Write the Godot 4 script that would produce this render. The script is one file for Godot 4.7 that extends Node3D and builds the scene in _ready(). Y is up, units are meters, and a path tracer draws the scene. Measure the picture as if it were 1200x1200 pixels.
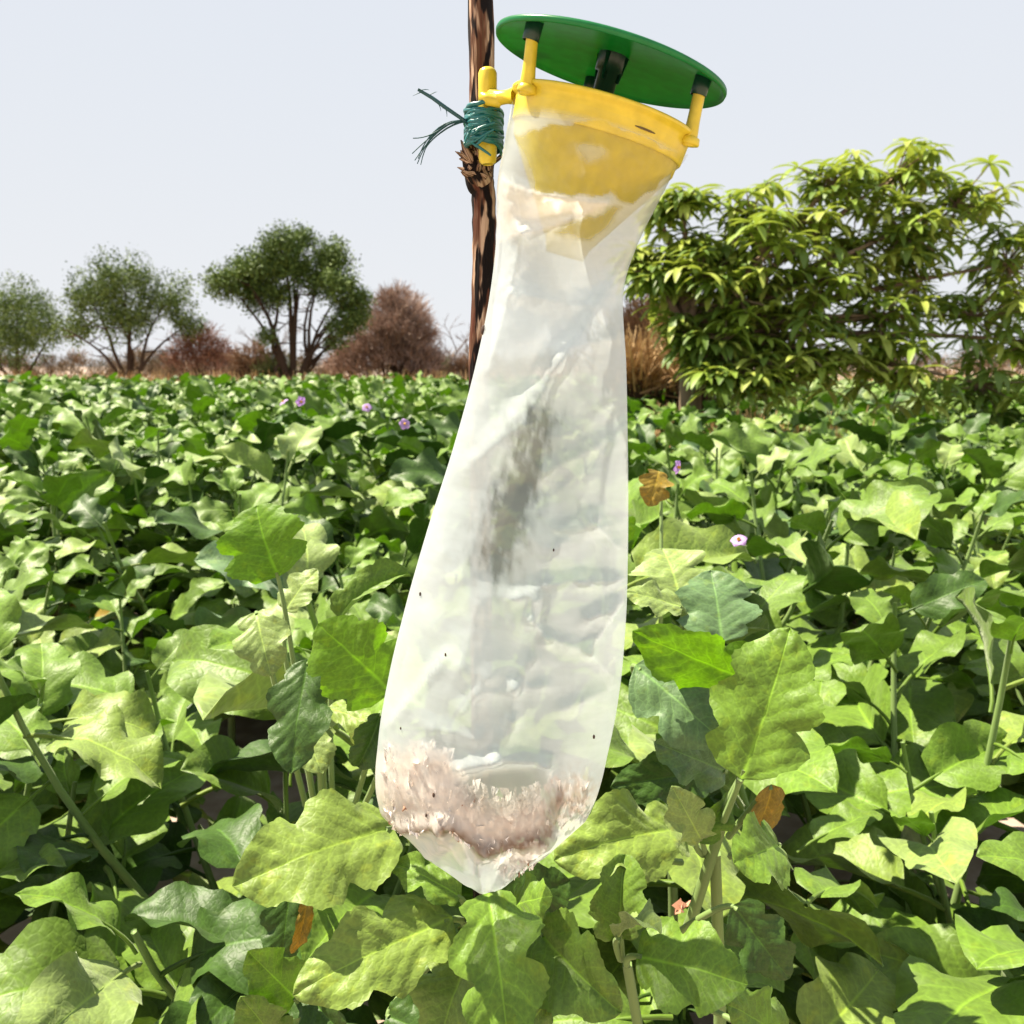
extends Node3D
# A field of eggplants with a funnel insect trap hung on a stake. Units are metres, y is up, the camera looks along -z.

const CAM := Vector3(0, 1.4, 0)
const PITCH := -10.35
const FOCAL := 941.8            # of a picture 1200 pixels high
var used := {}
var M := {}
var hi_leaves := []
var mid_leaves := []
var low_leaves := []
var leaf_mats := []
var shadow_noise := FastNoiseLite.new()

# ---------------------------------------------------------------- helpers
func at(px: float, py: float, d: float) -> Vector3:
	# the point at distance d in front of the camera on the sight line that a surveyor would take through (px, py)
	var v := Vector3((px - 600.0) / FOCAL, (600.0 - py) / FOCAL, -1.0).rotated(Vector3.RIGHT, deg_to_rad(PITCH))
	return CAM + v * (d / -v.z)

func numbered(called: String, parent: Node) -> String:
	var key := str(parent.get_instance_id()) + called
	var n: int = used.get(key, 0)
	used[key] = n + 1
	return called if n == 0 else "%s_%03d" % [called, n]

func obj(called: String, mesh: Mesh, mat: Material, parent: Node = self) -> MeshInstance3D:
	var o := MeshInstance3D.new()
	o.name = numbered(called, parent)
	o.mesh = mesh
	o.material_override = mat
	parent.add_child(o, true)
	return o

func thing(called: String, label: String, category: String, where := Vector3.ZERO, group := "") -> Node3D:
	var o := Node3D.new()
	o.name = numbered(called, self)
	add_child(o, true)
	o.position = where
	return tag(o, label, category, group)

func tag(o: Node3D, label: String, category: String, group := "", kind := "") -> Node3D:
	if label: o.set_meta("label", label)
	if category: o.set_meta("category", category)
	if group: o.set_meta("group", group)
	if kind: o.set_meta("kind", kind)
	return o

func begin() -> SurfaceTool:
	var st := SurfaceTool.new()
	st.begin(Mesh.PRIMITIVE_TRIANGLES)
	return st

func done(st: SurfaceTool, smooth := true) -> ArrayMesh:
	if smooth:
		st.index()
	st.generate_normals()
	return st.commit()

func quad(st: SurfaceTool, a: Array, b: Array, c: Array, d: Array) -> void:
	for v in [a, b, c, a, c, d]:
		st.set_uv(v[1])
		st.add_vertex(v[0])

func tube(st: SurfaceTool, pts: Array, radii: Array, sides := 7, cap := true, vscale := 1.0) -> void:
	var n := pts.size()
	var ring_last := []
	var side := Vector3.ZERO
	var run := 0.0
	for i in n:
		var dir: Vector3 = (pts[mini(i + 1, n - 1)] - pts[maxi(i - 1, 0)]).normalized()
		if i == 0:
			side = dir.cross(Vector3(0.31, 0.2, 0.93)).normalized()
		side = (side - dir * side.dot(dir)).normalized()
		var up := dir.cross(side)
		if i > 0:
			run += (pts[i] as Vector3).distance_to(pts[i - 1])
		var ring := []
		for k in sides + 1:
			var a := TAU * k / sides
			ring.append([pts[i] + (side * cos(a) + up * sin(a)) * radii[i], Vector2(float(k) / sides, run * vscale)])
		if i > 0:
			for k in sides:
				quad(st, ring_last[k], ring[k], ring[k + 1], ring_last[k + 1])
		if cap and (i == 0 or i == n - 1):
			for k in sides:
				for v in [ring[k], ring[k + 1], [pts[i], Vector2(0.5, run)]]:
					st.set_uv(v[1]); st.add_vertex(v[0])
		ring_last = ring

func curve(a: Vector3, b: Vector3, c: Vector3, n: int) -> Array:
	var out := []
	for i in n + 1:
		var t := float(i) / n
		out.append(a.lerp(b, t).lerp(b.lerp(c, t), t))
	return out

func lathe(st: SurfaceTool, profile: Array, segs: int, x := Transform3D.IDENTITY) -> void:
	# profile of (radius, height) pairs turned about y
	for i in profile.size() - 1:
		for k in segs:
			var q := []
			for c in [[i, k], [i + 1, k], [i + 1, k + 1], [i, k + 1]]:
				var p: Vector2 = profile[c[0]]
				var a: float = TAU * c[1] / segs
				q.append([x * Vector3(p.x * cos(a), p.y, p.x * sin(a)), Vector2(float(c[1]) / segs, float(c[0]) / (profile.size() - 1))])
			quad(st, q[0], q[1], q[2], q[3])

func lin(r: float, g: float, b: float) -> Color:
	return Color(r, g, b).linear_to_srgb()

func mat(c: Color, rough := 0.6, spec := 0.5) -> StandardMaterial3D:
	var m := StandardMaterial3D.new()
	m.albedo_color = c
	m.roughness = rough
	m.metallic_specular = spec
	return m

func noise(seed_: int, freq: float, kind := FastNoiseLite.TYPE_SIMPLEX_SMOOTH, octaves := 3) -> FastNoiseLite:
	var n := FastNoiseLite.new()
	n.seed = seed_
	n.frequency = freq
	n.noise_type = kind
	n.fractal_octaves = octaves
	return n

# ---------------------------------------------------------------- textures and materials
func vein_phase(t: float, p: float) -> float:
	return 7.5 * (t - absf(p) * 0.8)

func leaf_images(seed_: int, spots: float) -> Array:
	var s := 256
	var col := Image.create(s, s, false, Image.FORMAT_RGB8)
	var hgt := Image.create(s, s, false, Image.FORMAT_RGB8)
	var coarse := noise(seed_, 0.014)
	var fine := noise(seed_ + 1, 0.09, FastNoiseLite.TYPE_SIMPLEX_SMOOTH, 2)
	var cell := noise(seed_ + 2, 0.075, FastNoiseLite.TYPE_CELLULAR, 1)
	cell.cellular_return_type = FastNoiseLite.RETURN_DISTANCE2_SUB
	for y in s:
		for x in s:
			var t := float(x) / s
			var p := (float(y) / s - 0.5) * 1.1
			var ph := vein_phase(t + 0.03 * coarse.get_noise_2d(y * 2, x), p)
			var f := absf(ph - roundf(ph))
			var mid := exp(-pow(p / (0.016 * (1.15 - t)), 2))
			var sec := exp(-pow(f / 0.06, 2)) * 0.5 * clampf(1.2 - absf(p) * 2.4, 0, 1)
			var net := 1.0 - clampf((cell.get_noise_2d(x, y) + 1.0) * 4.0, 0, 1)
			var v := maxf(mid, maxf(sec, net * 0.22))
			var m := 0.66 + 0.07 * coarse.get_noise_2d(x, y) + 0.06 * fine.get_noise_2d(x, y)
			var c := Color(m, m, m * 0.96).lerp(Color(0.99, 1.0, 0.82), v * 0.6)
			var w := clampf((coarse.get_noise_2d(x * 1.7 + 400, y * 1.7) - 0.30) * 3.0, 0, 0.8) * spots
			c = c.lerp(Color(1.0, 0.86, 0.42), w)
			var sp := clampf((fine.get_noise_2d(x * 0.9 + 900, y * 0.9) - 0.70) * 9.0, 0, 1) * spots
			c = c.lerp(Color(0.55, 0.35, 0.2), sp)
			col.set_pixel(x, y, c)
			var h := 0.5 + 0.25 * absf(sin(PI * ph)) * minf(1.0, absf(p) * 8.0) - 0.2 * mid - 0.1 * net + 0.1 * fine.get_noise_2d(x, y)
			hgt.set_pixel(x, y, Color(h, h, h))
	col.generate_mipmaps()
	hgt.bump_map_to_normal_map(5.0)
	return [ImageTexture.create_from_image(col), ImageTexture.create_from_image(hgt)]

func leaf_mat(tex: Array, c: Color, through: Color, sheen: float) -> StandardMaterial3D:
	var m := mat(c, 0.5, 0.4)
	m.albedo_texture = tex[0]
	m.normal_enabled = true
	m.normal_texture = tex[1]
	m.normal_scale = 0.45
	m.vertex_color_use_as_albedo = true
	m.backlight_enabled = true
	m.backlight = through
	m.rim_enabled = true
	m.rim = sheen
	m.rim_tint = 0.3
	return m

func make_materials() -> void:
	var clean := leaf_images(11, 0.25)
	var worn := leaf_images(47, 0.45)
	leaf_mats = [
		leaf_mat(clean, lin(0.23, 0.40, 0.045), Color(0.34, 0.44, 0.07), 0.45),   # 0 mid green
		leaf_mat(clean, lin(0.29, 0.51, 0.055), Color(0.55, 0.66, 0.09), 0.45),   # 1 fresh yellow green
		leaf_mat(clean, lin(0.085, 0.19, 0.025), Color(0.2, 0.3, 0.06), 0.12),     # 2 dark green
		leaf_mat(clean, lin(0.20, 0.37, 0.15), Color(0.2, 0.24, 0.12), 0.7),      # 3 blue grey green
		leaf_mat(clean, lin(0.365, 0.535, 0.09), Color(0.34, 0.42, 0.08), 0.55),    # 4 light olive green
		leaf_mat(worn, lin(0.55, 0.38, 0.05), Color(0.6, 0.48, 0.10), 0.2),       # 5 yellowing
		leaf_mat(clean, lin(0.43, 0.60, 0.175), Color(0.3, 0.36, 0.11), 0.7),      # 6 pale
		leaf_mat(clean, lin(0.35, 0.66, 0.06), Color(0.9, 1.0, 0.2), 0.3),      # 7 sunlit from behind; part of the glow is in the brighter green
	]
	M.stem = mat(lin(0.15, 0.23, 0.06), 0.6)
	M.stem.rim_enabled = true
	M.stem.rim = 0.5
	M.petal = mat(lin(0.42, 0.27, 0.55), 0.6)
	M.petal.backlight_enabled = true
	M.petal.backlight = Color(0.6, 0.45, 0.7)
	M.anther = mat(lin(0.75, 0.42, 0.03), 0.5)
	M.dry_petal = mat(lin(0.5, 0.24, 0.15), 0.8)
	M.fruit = mat(lin(0.36, 0.50, 0.10), 0.25)
	# yellow and green plastics
	M.yellow = mat(lin(0.90, 0.70, 0.045), 0.3)
	M.yellow.backlight_enabled = true
	M.yellow.backlight = Color(0.5, 0.44, 0.05)
	M.cone = mat(lin(0.56, 0.44, 0.012), 0.4)  # the yellow made duller and darker for the shade inside the bag
	M.green = mat(lin(0.018, 0.30, 0.08), 0.3)
	M.green.backlight_enabled = true
	M.green.backlight = Color(0.5, 0.95, 0.5)
	# dust and fading on the plastics
	var dust := NoiseTexture2D.new()
	dust.width = 256
	dust.height = 256
	dust.seamless = true
	dust.noise = noise(71, 0.02, FastNoiseLite.TYPE_SIMPLEX_SMOOTH, 5)
	var dr := Gradient.new()
	dr.set_color(0, Color(0.84, 0.84, 0.84))
	dr.set_color(1, Color(1, 1, 1))
	dust.color_ramp = dr
	for m in [M.yellow, M.cone, M.green]:
		m.albedo_texture = dust
		m.uv1_triplanar = true
		m.uv1_scale = Vector3(14, 14, 14)
		m.albedo_color = (m.albedo_color as Color).lightened(0.03)
	M.dark_green = mat(lin(0.004, 0.035, 0.02), 0.35)
	M.slit = mat(lin(0.10, 0.06, 0.01), 0.7)
	M.twine = mat(lin(0.012, 0.13, 0.13), 0.35)
	M.frayed = mat(lin(0.012, 0.07, 0.08), 0.5)
	# bark of the stake: long streaks of char, red brown and pale wood
	var w := 128
	var h := 512
	var col := Image.create(w, h, false, Image.FORMAT_RGB8)
	var bump := Image.create(w, h, false, Image.FORMAT_RGB8)
	var streak := noise(5, 0.05)
	var blot := noise(6, 0.03, FastNoiseLite.TYPE_SIMPLEX_SMOOTH, 4)
	var grain := noise(7, 0.3, FastNoiseLite.TYPE_SIMPLEX_SMOOTH, 2)
	for y in h:
		for x in w:
			var a := TAU * x / w
			var q := Vector3(cos(a) * 20, y * 0.22, sin(a) * 20)
			var s := streak.get_noise_3dv(q)
			var b := blot.get_noise_3d(q.x * 1.3, y * 0.32, q.z * 1.3)
			var g := grain.get_noise_3d(q.x, y * 0.05, q.z)
			var c := Color(0.36, 0.245, 0.18).lerp(Color(0.74, 0.63, 0.53), clampf(s * 3.2 + 0.1 + g * 0.9, 0, 1))
			c = c.lerp(Color(0.30, 0.14, 0.09), clampf((g - s * 0.9) * 1.4, 0, 0.7))
			c = c.lerp(Color(0.075, 0.045, 0.04), clampf((b + 0.02) * 9.0, 0, 1))
			col.set_pixel(x, y, c)
			var e := 0.5 + 0.25 * g - 0.2 * clampf(b * 4.0, 0, 1)
			bump.set_pixel(x, y, Color(e, e, e))
	bump.bump_map_to_normal_map(3.0)
	M.stake = mat(Color.WHITE, 0.8, 0.3)
	M.stake.albedo_texture = ImageTexture.create_from_image(col)
	M.stake.normal_enabled = true
	M.stake.normal_texture = ImageTexture.create_from_image(bump)
	M.splinter = mat(lin(0.12, 0.06, 0.03), 0.9, 0.2)
	# milky film of the bag
	var crinkle := NoiseTexture2D.new()
	crinkle.width = 512
	crinkle.height = 512
	crinkle.seamless = true
	crinkle.as_normal_map = true
	crinkle.bump_strength = 3.0
	var cn := noise(21, 0.012, FastNoiseLite.TYPE_CELLULAR, 2)
	cn.cellular_return_type = FastNoiseLite.RETURN_DISTANCE2_SUB
	crinkle.noise = cn
	M.film = mat(Color(1, 1, 1, 1), 0.3, 0.5)
	M.film.transparency = BaseMaterial3D.TRANSPARENCY_ALPHA
	M.film.vertex_color_use_as_albedo = true
	M.film.backlight_enabled = true
	M.film.backlight = Color(1.0, 1.0, 1.0)
	M.film.clearcoat_enabled = true
	M.film.clearcoat = 1.0
	M.film.clearcoat_roughness = 0.07
	M.film.normal_enabled = true
	M.film.normal_texture = crinkle
	M.film.normal_scale = 0.2
	M.film.cull_mode = BaseMaterial3D.CULL_DISABLED
	M.moth = mat(Color.WHITE, 0.75, 0.3)
	M.moth.vertex_color_use_as_albedo = true
	M.speck = mat(lin(0.05, 0.025, 0.015), 0.8)
	# ground
	var soil := NoiseTexture2D.new()
	soil.width = 512
	soil.height = 512
	soil.seamless = true
	soil.noise = noise(31, 0.02, FastNoiseLite.TYPE_SIMPLEX_SMOOTH, 5)
	var ramp := Gradient.new()
	ramp.set_color(0, Color(0.56, 0.49, 0.44))
	ramp.set_color(1, Color(0.72, 0.66, 0.61))
	soil.color_ramp = ramp
	M.soil = mat(Color.WHITE, 0.95, 0.2)
	M.soil.albedo_texture = soil
	M.soil.uv1_triplanar = true
	M.soil.uv1_world_triplanar = true
	M.soil.uv1_scale = Vector3(0.8, 0.8, 0.8)
	M.bark = mat(lin(0.07, 0.045, 0.03), 0.9, 0.2)
	M.pale_bark = mat(lin(0.22, 0.16, 0.11), 0.9, 0.2)
	M.grey_twig = mat(lin(0.16, 0.13, 0.12), 0.9, 0.2)
	M.tree_leaf = mat(Color.WHITE, 0.6, 0.3)
	M.tree_leaf.vertex_color_use_as_albedo = true
	M.tree_leaf.backlight_enabled = true
	M.tree_leaf.backlight = Color(0.4, 0.4, 0.4)
	for k in 3:
		var m := mat([lin(0.18, 0.26, 0.035), lin(0.09, 0.15, 0.025), lin(0.28, 0.33, 0.06)][k], 0.5, 0.4)
		m.backlight_enabled = true
		m.backlight = Color(0.5, 0.55, 0.2)
		M["mango%d" % k] = m
	M.straw = mat(Color.WHITE, 0.9, 0.2)
	M.straw.vertex_color_use_as_albedo = true
	M.straw.backlight_enabled = true
	M.straw.backlight = Color(0.4, 0.4, 0.4)

# ---------------------------------------------------------------- leaves
func leaf_mesh(seed_: int, nl: int, nw: int, bend: float, fold: float, ripple: float, lobe: float, petiole := 0.25, half := 0.36) -> ArrayMesh:
	# a blade of length 1 along x, its face towards y, half as wide as long each side
	var r := RandomNumberGenerator.new()
	r.seed = seed_
	var nz := noise(seed_, 1.0)
	var lobes := r.randf_range(2.2, 3.1)
	var ph := [r.randf(), r.randf()]
	var rp := [r.randf() * TAU, r.randf() * TAU]
	var rk := r.randf_range(9.0, 14.0)
	var twist := r.randf_range(-0.25, 0.25)
	var side_bend := r.randf_range(-0.12, 0.12)
	var tip_curl := r.randf_range(-0.3, 0.6)
	var spine := [Vector2.ZERO]
	var ang := [bend * 0.42]
	for i in nl:
		var t := float(i + 1) / nl
		var a := bend * (0.42 - t) - tip_curl * pow(t, 5)
		ang.append(a)
		spine.append(spine[i] + Vector2(cos(a), sin(a)) / nl)
	var st := begin()
	var rows := []
	for i in nl + 1:
		var t := float(i) / nl
		var row := []
		for j in range(-nw, nw + 1):
			var q := float(j) / nw
			var s := 0 if q < 0 else 1
			var a := absf(q)
			var tt := clampf(t + (0.035 if s == 0 else -0.01) * (1.0 - t) , 0.0, 1.0)
			var w := 2.53 * pow(tt, 0.55) * pow(1.0 - t, 0.72) * half
			w *= 1.0 - 1.5 * lobe * pow(1.0 - absf(sin(PI * (lobes * t + ph[s] + 0.06 * nz.get_noise_2d(t * 5.0, 3.0 + s)))), 1.4) * sin(PI * pow(t, 0.75))
			w *= 1.0 + 0.10 * nz.get_noise_2d(t * 3.0, s * 9.0) + (0.09 if nl > 20 else 0.05) * nz.get_noise_2d(t * 24.0, 40.0 + s * 9.0)
			if i == 0: w = 0.012
			var p := q * w
			var pv := vein_phase(t, p)
			var y := fold * absf(p) - 0.35 * fold * p * p * 2.0
			y += 0.008 * absf(sin(PI * pv)) * minf(1.0, a * 3.0) * (1.0 - pow(a, 4.0))
			y -= 0.008 * exp(-pow(p / 0.02, 2.0))
			y += ripple * a * a * sin(rk * t + rp[s]) * sin(PI * t)
			y += 0.035 * nz.get_noise_3d(t * 2.6, p * 4.0, 7.0)
			var tw := twist * t
			var z := p * cos(tw) - y * sin(tw)
			y = y * cos(tw) + p * sin(tw)
			var sp: Vector2 = spine[i]
			var an: float = ang[i]
			var v := Vector3(sp.x - sin(an) * y, sp.y + cos(an) * y, z + side_bend * t * t)
			var pale := 1.0 + 0.22 * pow(a, 8.0)
			row.append([v, Vector2(t, 0.5 + p / 1.1), Color(pale, pale, pale * 0.96)])
		rows.append(row)
	for i in nl:
		for j in 2 * nw:
			for v in [rows[i][j], rows[i + 1][j], rows[i + 1][j + 1], rows[i][j], rows[i + 1][j + 1], rows[i][j + 1]]:
				st.set_color(v[2]); st.set_uv(v[1]); st.add_vertex(v[0])
	if petiole > 0.0:
		st.set_color(Color(1.0, 1.0, 0.8))
		var a0 := Vector3(-petiole, -0.22 * petiole - 0.01, 0)
		var pts := curve(a0, Vector3(-petiole * 0.4, 0.02, 0), Vector3(0.25, (spine[nl / 4] as Vector2).y - 0.014, 0), 4 if nl > 9 else 2)
		var rad := [0.022, 0.02, 0.019, 0.015, 0.004] if nl > 9 else [0.022, 0.02, 0.004]
		tube(st, pts, rad, 5 if nl > 9 else 3, false, 0.2)
	return done(st)

func make_leaves() -> void:
	# bend, fold, ripple, lobe
	var kinds := [[0.5, 0.05, 0.06, 0.28], [0.9, 0.08, 0.07, 0.34], [0.25, 0.04, 0.06, 0.24], [1.2, 0.15, 0.06, 0.3], [0.7, 0.45, 0.05, 0.24], [0.4, -0.15, 0.06, 0.32], [1.0, 0.1, 0.09, 0.36], [0.6, 0.7, 0.045, 0.2]]
	for k in kinds.size():
		var e = kinds[k]
		hi_leaves.append(leaf_mesh(100 + k, 44, 9, e[0], e[1], e[2], e[3], 0.0))
		mid_leaves.append(leaf_mesh(200 + k, 18, 4, e[0] + 0.2, e[1] + 0.12, e[2] * 1.4, e[3] * 0.68, 0.25, 0.31))
		low_leaves.append(leaf_mesh(300 + k, 8, 2, e[0], e[1], e[2], e[3], 0.2, 0.32))

# ---------------------------------------------------------------- eggplant plants
func plant_frame(r: RandomNumberGenerator, h: float, spread: float, n: int, big: float) -> Dictionary:
	# where the branches run and where the leaves sit
	var branches := []
	var leaves := []
	var nb := 6
	var foot := Vector3.ZERO
	var fork := Vector3(r.randf_range(-0.03, 0.03), h * 0.3, r.randf_range(-0.03, 0.03))
	branches.append([foot, foot.lerp(fork, 0.5) + Vector3(0.01, 0, 0.01), fork, 0.011, 0.009])
	for b in nb:
		var az := TAU * b / nb + r.randf_range(-0.4, 0.4)
		var out := Vector3(cos(az), 0, sin(az))
		var start := foot.lerp(fork, r.randf_range(0.55, 1.0))
		var reach := spread * (r.randf_range(0.55, 0.85) if b > 0 else 0.12)
		var end := out * reach + Vector3(0, h * r.randf_range(0.7, 0.93), 0)
		var mid := start.lerp(end, 0.5) + out * reach * 0.25 - Vector3(0, 0.04, 0)
		branches.append([start, mid, end, 0.008, 0.0035])
		var per := n / nb
		for k in per:
			var t := 0.12 + 0.88 * (k + r.randf() * 0.6) / per
			var p: Vector3 = start.lerp(mid, t).lerp(mid.lerp(end, t), t)
			var a := az + k * 2.4 + r.randf_range(-0.4, 0.4)
			var d := (Vector3(cos(a), 0, sin(a)) + out * 0.55).normalized()
			var el := lerpf(-0.35, 0.5, t * t) + r.randf_range(-0.5, 0.5)
			var size := lerpf(0.20, 0.16, t) * r.randf_range(0.65, 1.3) * big
			if k == per - 1:
				el = r.randf_range(0.3, 0.8); size = r.randf_range(0.09, 0.13)
			var dir := d * cos(el) + Vector3.UP * sin(el)
			var up := Vector3.UP.rotated(d, r.randf_range(-0.85, 0.85))
			up = up.rotated(d.cross(Vector3.UP), r.randf_range(-0.25, 0.25))
			leaves.append([p + dir * size * 0.25, dir, up, size, t])
	return {"branches": branches, "leaves": leaves}

func leaf_basis(dir: Vector3, up: Vector3, size: float, wide := 1.0) -> Basis:
	var x := dir.normalized()
	var z := x.cross(up).normalized()
	var y := z.cross(x)
	return Basis(x * size, y * size, z * size * wide)

func stem_mesh(branches: Array, extra := []) -> ArrayMesh:
	var st := begin()
	for b in branches:
		var pts := curve(b[0], b[1], b[2], 7)
		var rad := []
		for i in 8: rad.append(lerpf(b[3], b[4], i / 7.0))
		tube(st, pts, rad, 6, true)
	for e in extra:
		var rad := []
		for i in e[0].size(): rad.append(lerpf(e[1], e[2], float(i) / (e[0].size() - 1)))
		tube(st, e[0], rad, 6, true)
	return done(st)

func pick_mat(r: RandomNumberGenerator, t: float) -> Material:
	var roll := r.randf() + (0.12 if t < 0.4 else 0.0)
	if roll < 0.42: return leaf_mats[0]
	if roll < 0.72: return leaf_mats[1]
	if roll < 0.86: return leaf_mats[2]
	if roll < 0.91: return leaf_mats[6]
	if roll < 0.925: return leaf_mats[3]
	if roll < 1.08: return leaf_mats[4]
	return leaf_mats[5]

func fill_plant(root: Node3D, seed_: int, h: float, spread: float, n: int, singles: int, set_: Array, big := 1.0) -> void:
	# singles: how many of the topmost leaves are parts of their own; the rest are one mass
	var r := RandomNumberGenerator.new()
	r.seed = seed_
	var f := plant_frame(r, h, spread, n, big)
	obj("stem", stem_mesh(f.branches), M.stem, root)
	var ls: Array = f.leaves
	ls.sort_custom(func(a, b): return a[0].y > b[0].y)
	var mass := {}
	for i in ls.size():
		var e = ls[i]
		var m: Mesh = set_[r.randi() % set_.size()]
		var x := Transform3D(leaf_basis(e[1], e[2], e[3], r.randf_range(0.85, 1.1)), e[0])
		var mt := pick_mat(r, e[4])
		if i < singles:
			obj("leaf", m, mt, root).transform = x
		else:
			if not mass.has(mt): mass[mt] = begin()
			(mass[mt] as SurfaceTool).append_from(m, 0, x)
	if mass.size():
		var joined := ArrayMesh.new()
		var k := 0
		for mt in mass:
			(mass[mt] as SurfaceTool).commit(joined)
			joined.surface_set_material(k, mt)
			k += 1
		var o := obj("foliage", joined, null, root)
		o.set_meta("kind", "stuff")

func blossom_mesh() -> ArrayMesh:
	var st := begin()
	for k in 5:
		var a := TAU * k / 5
		var rows := []
		for e in [[0.0, 0.004, 0.0], [0.55, 0.0115, 0.004], [0.85, 0.006, 0.002], [1.0, 0.0008, -0.001]]:
			var rr: float = 0.019 * e[0]
			rows.append([Vector3(rr, e[2], -e[1]), Vector3(rr, e[2] + 0.002, 0), Vector3(rr, e[2], e[1])])
		for i in 3:
			for j in 2:
				var q := []
				for v in [rows[i][j], rows[i + 1][j], rows[i + 1][j + 1], rows[i][j + 1]]:
					q.append([(v as Vector3).rotated(Vector3.UP, a), Vector2.ZERO])
				quad(st, q[0], q[1], q[2], q[3])
	return done(st)

func anther_mesh() -> ArrayMesh:
	var st := begin()
	for k in 5:
		var a := TAU * k / 5
		tube(st, [Vector3(cos(a) * 0.002, 0, sin(a) * 0.002), Vector3(cos(a) * 0.0028, 0.007, sin(a) * 0.0028), Vector3(cos(a) * 0.001, 0.011, sin(a) * 0.001)], [0.0015, 0.0018, 0.0006], 5)
	return done(st)

func add_blossom(plant: Node3D, where: Vector3, face: Vector3, mb: Mesh, ma: Mesh, size := 1.0) -> void:
	var y := face.normalized()
	var x := y.cross(Vector3(0.3, 0.8, 0.5)).normalized()
	var o := obj("flower", mb, M.petal, plant)
	o.transform = Transform3D(Basis(x * size, y * size, x.cross(y) * size), where - plant.position)
	obj("anthers", ma, M.anther, o)

# hero leaves: [plant, base x, base y, base distance, tip x, tip y, tip distance, width, face, mesh, material]
func hero(plant: Node3D, extra: Array, b: Vector3, t: Vector3, wide: float, face: Vector3, kind: int, mt: int, stalk_to: Vector3, label := "") -> void:
	var d := t - b
	var size := d.length()
	var o := obj("leaf", hi_leaves[kind], leaf_mats[mt], plant)
	o.transform = Transform3D(leaf_basis(d, face, size * 1.04, wide / (0.68 * size)), b - plant.position)
	if label: o.set_meta("label", label)
	var bl := b - plant.position
	var to := stalk_to - plant.position
	var mid := bl - d.normalized() * bl.distance_to(to) * 0.1
	extra.append([curve(to, mid, bl + d * 0.06, 8), 0.0034, 0.0022])

# ---------------------------------------------------------------- the trap
func poly_mask(p: Vector2, poly: PackedVector2Array, soft: float) -> float:
	var best := 1e9
	for k in poly.size():
		best = minf(best, p.distance_to(Geometry2D.get_closest_point_to_segment(p, poly[k], poly[(k + 1) % poly.size()])))
	return smoothstep(-soft, soft, best if Geometry2D.is_point_in_polygon(p, poly) else -best)

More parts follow.
